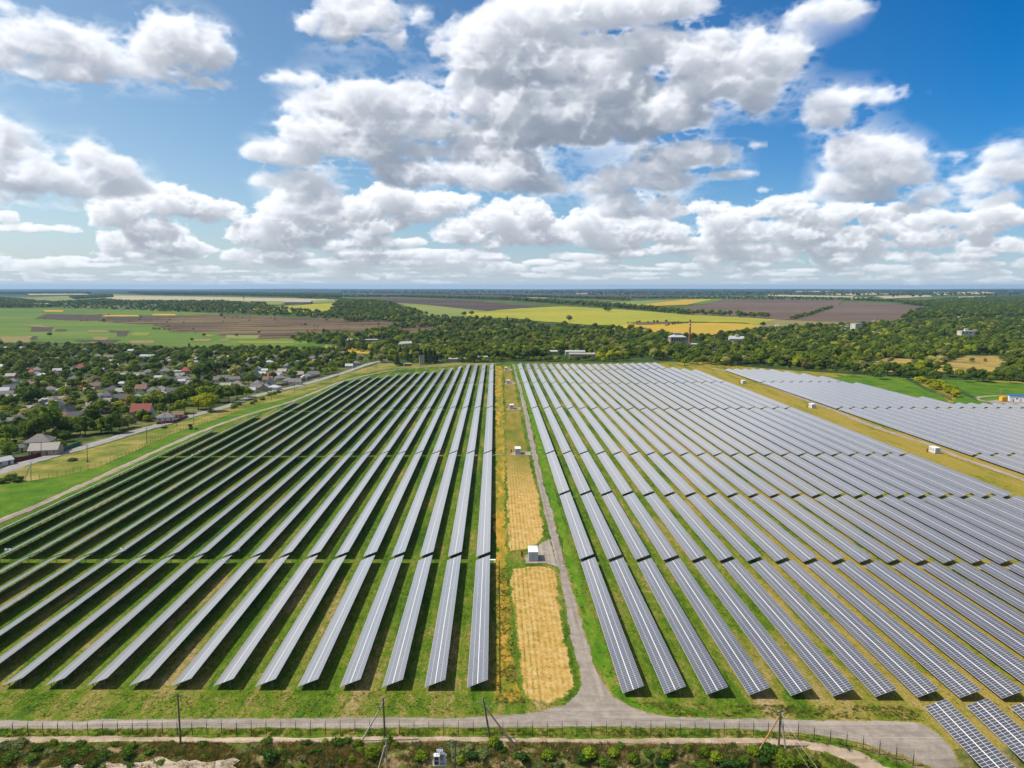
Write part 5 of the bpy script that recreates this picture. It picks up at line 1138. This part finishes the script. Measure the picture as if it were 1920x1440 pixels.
VW = [5, 5, 6, 2, 1.2, .8, .15, .2, .25, .3, 5, 2]; WW = [4, 4, 6, 4, 3, 1.4, .3, .2, .3, .9, 2, 3]
VILL = [(-60,646),(0,646),(60,649),(200,652),(330,657),(420,655),(600,657),(640,660),(680,675),(655,690),(600,700),(545,716),(480,730),(440,742),(400,752),(355,766),(330,775),(290,790),(250,796),(200,812),(160,824),(110,832),(40,842),(-20,850)]
forest(VILL, 84, VW, .45, .9, 'v', near_house=True)
# trees one can point to in the village
for q in [(86,822,0,1.75),(70,826,1,1.3),(52,820,2,1.0),(15,838,0,1.15),(5,850,2,.9),(395,772,4,1.5),(372,768,4,1.2),(340,776,2,1.1),(350,760,0,1.4),(380,756,2,1.5),(372,745,1,1.4),(330,752,2,1.0),(320,765,0,1.0),(445,750,0,1.2),(430,755,1,1.1),(462,745,2,1.0),(425,742,2,1.),(175,800,3,1.1),(190,812,2,1.),(210,812,0,1.1),(225,806,2,.9),(160,815,1,1.),(240,802,5,.8),(190,775,2,1.1),(175,765,3,1.),(222,772,4,.9),(443,712,5,1.35),(375,712,0,1.5),(385,706,0,1.4),(404,700,0,1.2),(583,694,8,1.3),(388,676,0,1.3),(345,684,0,1.3),(550,670,0,1.3),(555,684,0,1.4),(540,677,0,1.2),(100,800,0,1.2),(60,760,0,1.3),(45,752,0,1.1),(80,752,2,1.2),(260,765,2,1.),(300,775,2,.8),(410,755,0,1.2),(112,845,2,.7),(20,860,0,.8),(430,690,0,1.2),(625,700,2,.8),(610,702,2,.8)]: one(*q, 'v')
# conspicuous rows and groves round the farm
for px in range(640, 950, 13): one(px+random.uniform(-4, 4), 678+random.uniform(-2, 3), random.choice([2, 2, 4, 3, 0]), random.uniform(.6, .9), 'e')
for q in [(645,655,6,1.2),(641,650,6,1.1),(655,652,6,1.),(665,655,6,.9),(697,676,6,1.),(716,681,5,1.1),(714,680,3,.9),(745,686,7,1.1),(765,678,7,1.),(770,680,7,.9),(798,682,7,1.5),(806,682,7,1.6),(815,682,7,1.5),(790,675,7,1.2),(825,680,1,1.1),(800,670,4,1.1),(780,668,2,1.1),(740,680,2,1.1),(755,674,4,1.0),(890,679,9,1.25),(883,680,1,1.2),(975,676,6,1.0),(985,676,0,1.3),(1000,675,3,1.35),(1012,675,0,1.2),(1024,675,1,1.2),(1052,670,0,1.),(970,673,3,1.2),(960,676,2,1.)]: one(*q, 'e')
for px in range(905, 1180, 9): one(px+random.uniform(-3, 3), 677+random.uniform(-1, 1.5), random.choice([8, 4, 2, 2, 11]) if px < 960 else random.choice([2, 2, 4, 0]), random.uniform(.5, .75), 'e')
for px in range(1125, 1180, 8): one(px, 673+random.uniform(-2, 2), 4, random.uniform(.9, 1.1), 'e')
for px in range(1285, 1760, 11): one(px+random.uniform(-4, 4), 683+max(0, (px-1400)*.052)+random.uniform(-3, 3), random.choice([0, 2, 2, 4, 4, 3, 5, 1]), random.uniform(.8, 1.15), 'e')
for px in range(1230, 1420, 9): one(px+random.uniform(-4, 4), 672+max(0, (px-1230)*.06)+random.uniform(-5, 5), random.choice([0, 0, 1, 5, 2, 3]), random.uniform(.9, 1.3), 'e')
for i in range(30): t = random.random(); one(1722+t*72+random.uniform(-3, 3), 716+t*25+random.uniform(-4, 5), random.choice([4, 4, 11]), random.uniform(.5, .8), 'g')
for px in range(1640, 1930, 12): one(px+random.uniform(-4, 4), 706+random.uniform(-5, 5)+(px-1640)*.035, random.choice([0, 0, 1, 2, 3]), random.uniform(.7, 1.1), 'e')
for q in [(1700,703,1,.9),(1822,679,2,.6),(1847,679,9,.5),(1670,681,5,.7),(1650,677,5,.5),(1486,671,9,1.),(1500,668,9,.9),(1530,666,6,1.),(1545,672,6,.9),(1760,690,5,1.3),(1745,688,5,1.2),(1868,660,9,1.4),(1920,660,6,1.1),(450,741,11,1),(1360,686,5,1.),(1395,683,5,1.)]: one(*q, 'e')
# the woods
WOOD = [(640,655),(690,620),(640,600),(700,596),(790,594),(880,600),(1000,606),(1100,616),(1180,619),(1250,630),(1320,636),(1400,626),(1470,617),(1600,611),(1700,606),(1800,600),(1980,600),(1980,712),(1880,712),(1760,706),(1600,700),(1500,692),(1400,684),(1290,675),(1180,671),(1110,674),(1060,663),(960,674),(860,671),(780,676),(720,668),(690,662)]
CLR = [[(1610,690),(1640,675),(1705,671),(1722,684),(1700,702),(1640,703)],[(1730,700),(1785,676),(1812,665),(1878,665),(1896,680),(1868,706),(1790,708)],[(640,606),(700,602),(765,606),(735,615),(700,624),(640,625)],[(735,620),(800,613),(830,616),(808,627),(760,629)],[(1250,640),(1310,640),(1312,656),(1250,656)],[(1355,640),(1400,640),(1400,649),(1355,649)],[(1580,617),(1628,617),(1628,625),(1580,625)],[(1790,628),(1835,628),(1835,640),(1790,640)],[(1030,664),(1112,664),(1112,676),(1030,676)],[(745,648),(775,648),(778,656),(745,656)],[(650,638),(725,638),(725,650),(650,650)],[(840,672),(915,672),(915,682),(840,682)],[(1000,610),(1040,608),(1060,614),(1010,616)]]
forest(WOOD, 125, WW, .5, 1.3, 'w', avoid=CLR)
forest([(700,640),(960,645),(1230,650),(1230,670),(960,670),(760,672),(700,660)], 150, [2,2,6,3,5,2,0,0,1,.3,2,4], .7, 1.05, 'w', avoid=CLR)
forest([(1400,650),(1560,640),(1920,640),(1920,690),(1760,690),(1600,690),(1450,680)], 140, [1,.5,5,2,14,.5,0,0,1.4,.3,.5,6], .5, 1.15, 'w', avoid=CLR)
forest([(640,564),(700,566),(760,578),(800,590),(700,598),(610,594),(625,576)], 160, [3,3,4,2,.5,.5,0,0,0,.3,1,1], .9, 1.2, 'w')
forest([(-80,560),(0,558),(40,562),(100,568),(200,562),(240,566),(320,566),(420,566),(470,572),(560,583),(640,590),(640,600),(560,594),(420,588),(300,585),(160,576),(0,578),(-80,578)], 260, WW, .8, 1.1, 'w', avoid=[[(120,570),(300,572),(300,583),(120,579)]])
forest([(120,570),(300,572),(300,583),(120,579)], 700, WW, .7, .9, 'w')
forest([(420,568),(500,570),(500,578),(440,576)], 300, WW, .8, 1.1, 'w'); forest([(540,634),(570,630),(640,628),(690,632),(690,645),(640,652),(560,642)], 110, [1,1,5,2,4,0,0,0,0,.2,1,1], .7, 1., 'w')
forest([(130,558),(210,553),(212,558),(140,562)], 300, [4,4,1,1,0,0,0,0,0,0,0,0], 1.1, 1.4, 'w'); forest([(-80,548),(60,549),(170,549.5),(170,551.5),(-80,552)], 800, [4,4,1,1,0,0,0,0,0,0,0,0], 1.2, 1.6, 'w')
forest([(237,549),(440,550.5),(640,553),(640,560),(440,555),(280,553)], 1100, [4,4,1,1,0,0,0,0,0,0,0,0], 1.3, 1.7, 'w')
forest([(64,598),(150,590),(300,592),(420,590),(560,598),(700,600),(780,610),(770,622),(640,622),(560,634),(480,636),(400,626),(340,624),(300,612)], 3500, [1,0,1,0,0,0,0,0,0,2,1,4], .3, .6, 'w')
# shelter belts
BW = [4, 4, 3, 3, 0, 0, 0, 0, 0, 0, 0, 0]
for P, st, a, b_, w in [([(640,557),(760,556.5),(960,563),(1060,570),(1160,577),(1220,582),(1285,590)], 9, 1.25, 1.7, 12), ([(640,558),(760,557.5),(960,564),(1060,571),(1160,578),(1220,583),(1290,591)], 9, 1.15, 1.6, 8), ([(1285,590),(1340,593),(1400,596),(1452,598)], 9, 1.2, 1.7, 10), ([(1485,600),(1520,591),(1560,578)], 14, .8, 1.1, 4),
   ([(700,549.5),(960,555),(1130,561),(1180,565)], 14, 1.2, 1.7, 12), ([(960,556),(1130,562),(1280,560),(1440,559.5),(1580,562),(1640,562)], 13, 1.2, 1.8, 16), ([(1040,560),(1280,561),(1580,563.5),(1700,568)], 13, 1.1, 1.6, 14), ([(1180,607),(1215,606),(1260,605)], 16, .4, .7, 6), ([(1245,612),(1280,608)], 12, .5, .8, 5), ([(560,560),(640,563)], 16, .9, 1.2, 8), ([(1620,563),(1700,568),(1780,574)], 12, 1.2, 1.6, 18)]:
    row(P, st, BW, a, b_, 'w', w)
one(1136, 585, 0, 1.8, 'w'); one(1142, 586, 1, 1.5, 'w'); one(1067, 603, 5, 1.6, 'w'); one(870, 593, 0, 1.3, 'w'); one(884, 592, 0, 1.4, 'w'); one(93, 631, 0, .8, 'w'); one(186, 654, 0, 1.1, 'w'); one(194, 604, 2, 1.0, 'w'); one(127, 650, 0, .8, 'w'); one(415, 594, 2, 1.1, 'w'); one(1430, 613, 0, 1.1, 'w'); one(383, 631, 0, .6, 'w'); one(360, 640, 0, .6, 'w')
row([(288,618),(322,619)], 7, [0,0,3,0,3,0,0,0,0,0,0,2], .5, .7, 'w', 2)
# wooded heights on the right, dark tree mix standing in for cloud shade
forest([(1690,570),(1780,562),(1990,556),(1990,592),(1850,596),(1760,600),(1690,602),(1700,592),(1745,578)], 330, [6,6,2,2,0,0,0,0,0,0,0,0], 1.0, 1.4, 'w')
forest([(640,546.5),(900,546),(1300,546.5),(1980,546),(1980,556),(1700,558),(1560,556),(1180,556),(960,551),(640,551)], 24000, BW, 1.5, 2.2, 'w')
# the trees that show largest are things of their own, the rest one wooded mass
def vis_px(c):
    x, y, k, s, reg = c; return s*10*FPX/y
PX = {id(c): proj(c[0], c[1], T(c[0], c[1])) for c in CAND}
inview = [c for c in CAND if -20 < PX[id(c)][0] < 1940 and PX[id(c)][1] < 1460]
CL = sorted([c for c in inview if c[1] < 800], key=lambda c: -vis_px(c)*(1.6 if c[4] == 'g' else 1.25 if c[4] == 'e' else 1)); single = CL[:300]; sid = {id(c) for c in single}; rest = [c for c in inview if id(c) not in sid]
single.sort(key=lambda c: PX[id(c)][0]); cnt = {}
RW = {'v': ('in the village gardens', 'trees of the village gardens'), 'e': ('on the edge of the woods', 'trees along the edge of the woods'), 'w': ('inside the woods', 'trees inside the woods'), 'g': ('between the two green fences', 'shrubs in the clump between the green fences')}
for (x, y, k, s, reg) in single:
    cm, tm, words, nm = TREES[k]; key = (k, reg); i = cnt.get(key, 0); cnt[key] = i+1; near = reg == 'v' and y < 330
    r = empty(nm, (x, y, T(x, y)-.1), random.uniform(0, 6.28)); r.scale = (s*random.uniform(.92, 1.1), s*random.uniform(.92, 1.1), s)
    tag(r, '%s %s, %s such from left' % (words, RW[reg][0], nth(i)), 'shrub' if nm == 'shrub' else 'tree', RW[reg][1])
    link('crown', cm, r); link('trunk', tm, r)
print('TREES', len(single), len(rest))
def scatter(name, pts, protos, label, cat=None):
    """pts: (x, y, z, kind, scale); one object whose points carry instances of the given meshes"""
    me = bpy.data.meshes.new(name); me.from_pydata([(p[0], p[1], p[2]) for p in pts], [], [])
    A = me.attributes.new('kind', 'INT', 'POINT'); A.data.foreach_set('value', [int(p[3]) for p in pts])
    A = me.attributes.new('size', 'FLOAT', 'POINT'); A.data.foreach_set('value', [float(p[4]) for p in pts])
    rm = random.Random(3); A = me.attributes.new('turn', 'FLOAT', 'POINT'); A.data.foreach_set('value', [rm.uniform(0, 6.28) for p in pts])
    o = link(name, me); col = bpy.data.collections.new(name+'_sources')
    for i, parts in enumerate(protos):
        vs, fs, ms, mats = [], [], [], []
        for m_ in parts:
            b0 = len(vs); vs += [tuple(v.co) for v in m_.vertices]; fs += [tuple(b0+q for q in p.vertices) for p in m_.polygons]; ms += [len(mats)]*len(m_.polygons); mats.append(m_.materials[0])
        q = bpy.data.meshes.new('%s_source' % name); q.from_pydata(vs, [], fs); [q.materials.append(t) for t in mats]; q.polygons.foreach_set('material_index', ms); q.update()
        col.objects.link(bpy.data.objects.new('s%02d_%s' % (i, name), q))
    gt = bpy.data.node_groups.new(name, 'GeometryNodeTree'); gt.interface.new_socket('Geometry', in_out='INPUT', socket_type='NodeSocketGeometry'); gt.interface.new_socket('Geometry', in_out='OUTPUT', socket_type='NodeSocketGeometry')
    N, Lk = gt.nodes, gt.links; gi = N.new('NodeGroupInput'); go = N.new('NodeGroupOutput'); ip = N.new('GeometryNodeInstanceOnPoints'); ci = N.new('GeometryNodeCollectionInfo')
    ci.inputs['Collection'].default_value = col; ci.inputs['Separate Children'].default_value = True; ci.inputs['Reset Children'].default_value = True
    def attr(n, t): a = N.new('GeometryNodeInputNamedAttribute'); a.data_type = t; a.inputs[0].default_value = n; return a.outputs[0]
    Lk.new(gi.outputs[0], ip.inputs['Points']); Lk.new(ci.outputs[0], ip.inputs['Instance']); ip.inputs['Pick Instance'].default_value = True
    Lk.new(attr('kind', 'INT'), ip.inputs['Instance Index']); Lk.new(attr('size', 'FLOAT'), ip.inputs['Scale'])
    cx = N.new('ShaderNodeCombineXYZ'); Lk.new(attr('turn', 'FLOAT'), cx.inputs[2]); Lk.new(cx.outputs[0], ip.inputs['Rotation']); Lk.new(ip.outputs[0], go.inputs[0])
    md = o.modifiers.new('scatter', 'NODES'); md.node_group = gt
    tag(o, label, cat, None, 'stuff'); return o
Zr = terr(np.array([c[0] for c in rest]), np.array([c[1] for c in rest]))
scatter('woodland', [(c[0], c[1], z-.1, c[2], c[3]) for c, z in zip(rest, Zr)], [(t[0], t[1]) for t in TREES], 'green woods, groves and shelter belts behind and beside the farm')
# ================================================================ bushes and weeds in front
random.seed(9)
def bush_kind(words, w, h, col, leaf, per, seed, n=9):
    L = round_lobes(h, w, n, seed, .05); L = [(x, y, max(z*.95-.05*h, .2*h), a, b, c) for x, y, z, a, b, c in L]
    return (crown_mesh('leaves', L, leaf_mat('bush_%d' % seed, col, .35), leaf, per, seed, core=.7), MB().tube((0, 0, -.3), (0, 0, h*.5), .06, .03, 5, caps=False).mesh('stem', M['bark']), words)
BK = [bush_kind('mid green bush', 3.2, 1.7, (.06, .12, .012), .15, 150, 31), bush_kind('bright green leafy bush', 3., 2.2, (.12, .19, .010), .17, 150, 32), bush_kind('grey green weedy bush', 3.6, 1.4, (.105, .14, .05), .13, 170, 33), bush_kind('dark green rounded bush', 2.8, 1.9, (.03, .075, .012), .15, 170, 34)]
BL = [(8,1402,2,1.2),(35,1398,2,1.3),(72,1408,0,1.1),(100,1396,1,.8),(118,1405,0,1.2),(98,1412,2,1.1),(150,1398,0,1.),(160,1412,0,1.2),(185,1404,2,1.),(195,1420,0,1.2),(60,1424,0,1.2),(130,1432,0,1.3),(20,1424,0,1.3),(175,1436,0,1.3),(215,1397,0,.7),(245,1404,0,1.),(240,1418,0,1.1),(270,1400,2,.8),(280,1412,0,.8),(305,1402,0,.7),(380,1399,0,.8),(322,1393,1,.5),(500,1392,0,1.),(480,1399,2,.9),(507,1424,3,1.35),(576,1396,0,.8),(610,1392,1,.6),(632,1396,0,1.1),(650,1392,0,.9),(660,1424,1,.7),
 (671,1397,1,1.),(698,1416,1,1.4),(726,1394,1,1.),(742,1399,1,.7),(790,1422,1,1.2),(846,1399,2,.9),(856,1410,2,1.1),(878,1405,2,1.),(884,1420,3,1.3),(905,1412,2,1.3),(925,1396,1,1.2),(935,1404,3,.9),(862,1428,1,1.1),(980,1426,3,1.2),(1026,1421,1,1.1),(1040,1432,2,1.),(1105,1418,1,1.3),(1092,1428,3,1.2),(1150,1414,1,1.),(1163,1400,0,.8),(1130,1432,0,1.2),(1186,1426,1,1.1),(1215,1414,0,.9),(1252,1420,1,1.2),(1240,1434,3,1.2),(1290,1404,1,.7),(1320,1412,1,1.1),(1342,1424,1,1.3),(1358,1434,3,1.3),(1395,1428,0,1.),(1411,1412,1,1.1),(1440,1414,3,1.4),(1456,1420,1,1.3),(1428,1430,3,1.2),(1484,1428,1,1.4),(1505,1430,1,1.3),(1525,1436,1,1.1),(1470,1440,1,1.5),(1380,1442,3,1.3),(1315,1438,0,1.2)]
br = random.Random(41); BANK = [(-10,1397),(300,1396),(1100,1398),(1400,1400),(1480,1408),(1600,1450),(-10,1450)]
while len(BL) < 230:
    u, v = br.uniform(-5, 1590), br.uniform(1396, 1448)
    if inpoly([u], [v], BANK)[0]: BL.append((u, v, br.choice([0, 0, 2, 2, 2, 1]), br.uniform(.28, .75)))
BL.sort(); cnt = {}
for px, py, k, s in BL:
    x, y = at(px, py); cm, tm, w = BK[k]; i = cnt.get(k, 0); cnt[k] = i+1
    r = empty('bush', (x, y, T(x, y)-.1), random.uniform(0, 6.28)); s *= .72; r.scale = (s, s, s*random.uniform(.6, .95)); tag(r, '%s on the bank by the fence, %s such from left' % (w, nth(i)), 'bush', 'bushes on the bank before the near fence')
    link('leaves', cm, r); link('stem', tm, r)
# bushes in the verge of the village road
for i, (px, py, k, s) in enumerate([(137,864,2,1.2),(308,803,2,1.),(164,766+100,3,.4),(358,805,3,.9),(357,800,3,1.),(367,805,2,.7),(440,764,1,1.5),(448,760,1,1.6),(436,766,1,1.2),(478,754,1,1.3),(492,750,1,1.6),(472,758,1,1.1),(505,742,1,1.6),(514,740,1,1.5),(522,737,1,1.4),(20,900,0,1.8),(35,903,0,1.6),(5,906,0,1.6)]):
    x, y = at(px, py); cm, tm, w = BK[k]; r = empty('bush', (x, y, T(x, y)-.1), random.uniform(0, 6.28)); r.scale = (s, s, s*.9); tag(r, '%s in the road verge, %s along it' % (w, nth(i)), 'bush', 'bushes in the verge of the village road'); link('leaves', cm, r); link('stem', tm, r)
def tuft(col, h, w, n, seed, name):
    rng = random.Random(seed); b = MB()
    for i in range(n):
        a = rng.uniform(0, 6.28); q = rng.uniform(0, w); x, y = q*math.cos(a), q*math.sin(a); t = rng.uniform(0, 6.28); s = rng.uniform(.03, .07)*h*2; dx, dy = rng.uniform(-.4, .4)*h, rng.uniform(-.4, .4)*h; hh = h*rng.uniform(.4, 1)
        b.poly([(x-s*math.cos(t), y-s*math.sin(t), 0), (x+s*math.cos(t), y+s*math.sin(t), 0), (x+dx, y+dy, hh)])
    return b.mesh(name, leaf_mat(name+'_%d' % seed, col, .3, .3))
TF = [tuft((.10, .17, .015), .3, .5, 40, 1, 'green_tuft'), tuft((.17, .23, .02), .3, .5, 40, 2, 'light_tuft'), tuft((.42, .32, .15), .35, .4, 36, 3, 'dry_tuft'), tuft((.30, .23, .11), .4, .5, 36, 4, 'brown_tuft'), tuft((.13, .17, .06), .45, .45, 40, 5, 'grey_tuft')]
pts = []; rng = np.random.default_rng(6)
STRAWP = [(948,1062),(1040,1062),(1060,1120),(1070,1195),(1090,1265),(1080,1312),(1030,1326),(980,1318),(966,1200),(950,1085)]
def strew(n, poly, w, s0, s1, world=False):
    P = poly if world else inworld(poly); xs = [p[0] for p in P]; ys = [p[1] for p in P]; X = rng.uniform(min(xs), max(xs), n); Y = rng.uniform(min(ys), max(ys), n); ok = inpoly(X, Y, P); X, Y = X[ok], Y[ok]
    nz = np.sin(X*.9+np.sin(Y*1.3)*2)+np.sin(X*.31+Y*.7)+rng.normal(0, .7, len(X)); ok = nz > -.4; X, Y = X[ok], Y[ok]; Zz = terr(X, Y)
    K = rng.choice(5, len(X), p=np.array(w)/sum(w)); S = rng.uniform(s0, s1, len(X)); pts.extend(zip(X.tolist(), Y.tolist(), Zz.tolist(), K.tolist(), S.tolist()))
strew(34000, [(-40,1396),(300,1393),(1100,1395),(1280,1397),(1420,1396),(1490,1402),(1560,1418),(1610,1440),(1620,1500),(-40,1500)], [3,2.2,6,2.5,3], .45, 1.5)
strew(9000, [(-40,1368),(900,1367),(1350,1369),(1500,1377),(1600,1396),(1740,1446),(1660,1436),(1560,1398),(1480,1387),(1420,1384),(-40,1382)], [6,5,.5,0,.5], .5, 1.1)
strew(3500, [(-40,1300),(850,1296),(925,1320),(925,1340),(500,1344),(-40,1347)], [5,3,1,0,1], .25, .55)
strew(2500, [(1180,1316),(1300,1320),(1700,1325),(1740,1352),(1260,1341)], [5,3,2,0,1], .4, .9)
strew(1500, [(1105,1180),(1150,1303),(1215,1335),(1160,1290),(1120,1215),(1060,1040),(1050,1045)], [5,4,1,0,0], .5, 1.)
strew(2500, [(928,1060),(952,1066),(970,1290),(985,1318),(930,1320)], [3,2,3,0,1], .4, .9)
strew(5000, [(-100,118),(-5,118),(-5,190),(-120,190)], [5,4,1,0,0], .3, .7, True)
strew(3500, [(22,114),(110,112),(150,180),(22,180)], [4,4,2.5,.5,0], .3, .7, True)
strew(1500, STRAWP, [4,3,1,0,0], .25, .6)
for (a_, b_) in [(STRAWP[i], STRAWP[(i+1) % len(STRAWP)]) for i in range(len(STRAWP))]:
    for q in range(0): t = random.random(); u = at(a_[0]+(b_[0]-a_[0])*t+random.gauss(-1.5, 2.5), a_[1]+(b_[1]-a_[1])*t+random.gauss(0, 4)); pts.append((u[0], u[1], T(*u), random.choice([0, 1, 1, 2, 4]), random.uniform(.4, 1.)))
scatter('weeds', pts, [(t,) for t in TF], 'grass tufts and dry weeds along the road and bank')
def tone_albedo():
    """bring all painted-in base colours to their real reflectance for this exposure"""
    for m in bpy.data.materials:
        if not m.node_tree or 'panel' in m.name or 'leaves' in m.name or 'bush' in m.name or m.name == 'haze': continue
        k = .87 if any(w in m.name for w in ('paint', 'roof', 'wall', 'render', 'white', 'alumin', 'pole', 'concrete', 'brick')) else .8
        for n in m.node_tree.nodes:
            if n.type == 'VALTORGB':
                for e in n.color_ramp.elements:
                    c = e.color
                    if max(c[:3])-min(c[:3]) > .004 and max(c[:3]) < 1: e.color = (c[0]*k, c[1]*k, c[2]*k, 1)
            elif n.type == 'MIX' and n.data_type == 'RGBA' and n.blend_type == 'MIX':
                for i in (6, 7):
                    if not n.inputs[i].is_linked: c = n.inputs[i].default_value; n.inputs[i].default_value = (c[0]*k, c[1]*k, c[2]*k, 1)
tone_albedo()
def make_haze():
    b = MB(); b.box(-23000, 23000, -600, 22000, -60, 110); m = bpy.data.materials.new('haze'); m.use_nodes = True; nt = m.node_tree
    for n in list(nt.nodes):
        if n.type != 'OUTPUT_MATERIAL': nt.nodes.remove(n)
    v = nt.nodes.new('ShaderNodeVolumePrincipled'); v.inputs['Color'].default_value = (.34, .59, .95, 1); v.inputs['Density'].default_value = HAZE; v.inputs['Anisotropy'].default_value = .2
    nt.links.new(v.outputs[0], [n for n in nt.nodes if n.type == 'OUTPUT_MATERIAL'][0].inputs['Volume'])
    o = b.build('haze', m); tag(o, 'thin blue air between the camera and the horizon', None, None, 'stuff')
make_haze()
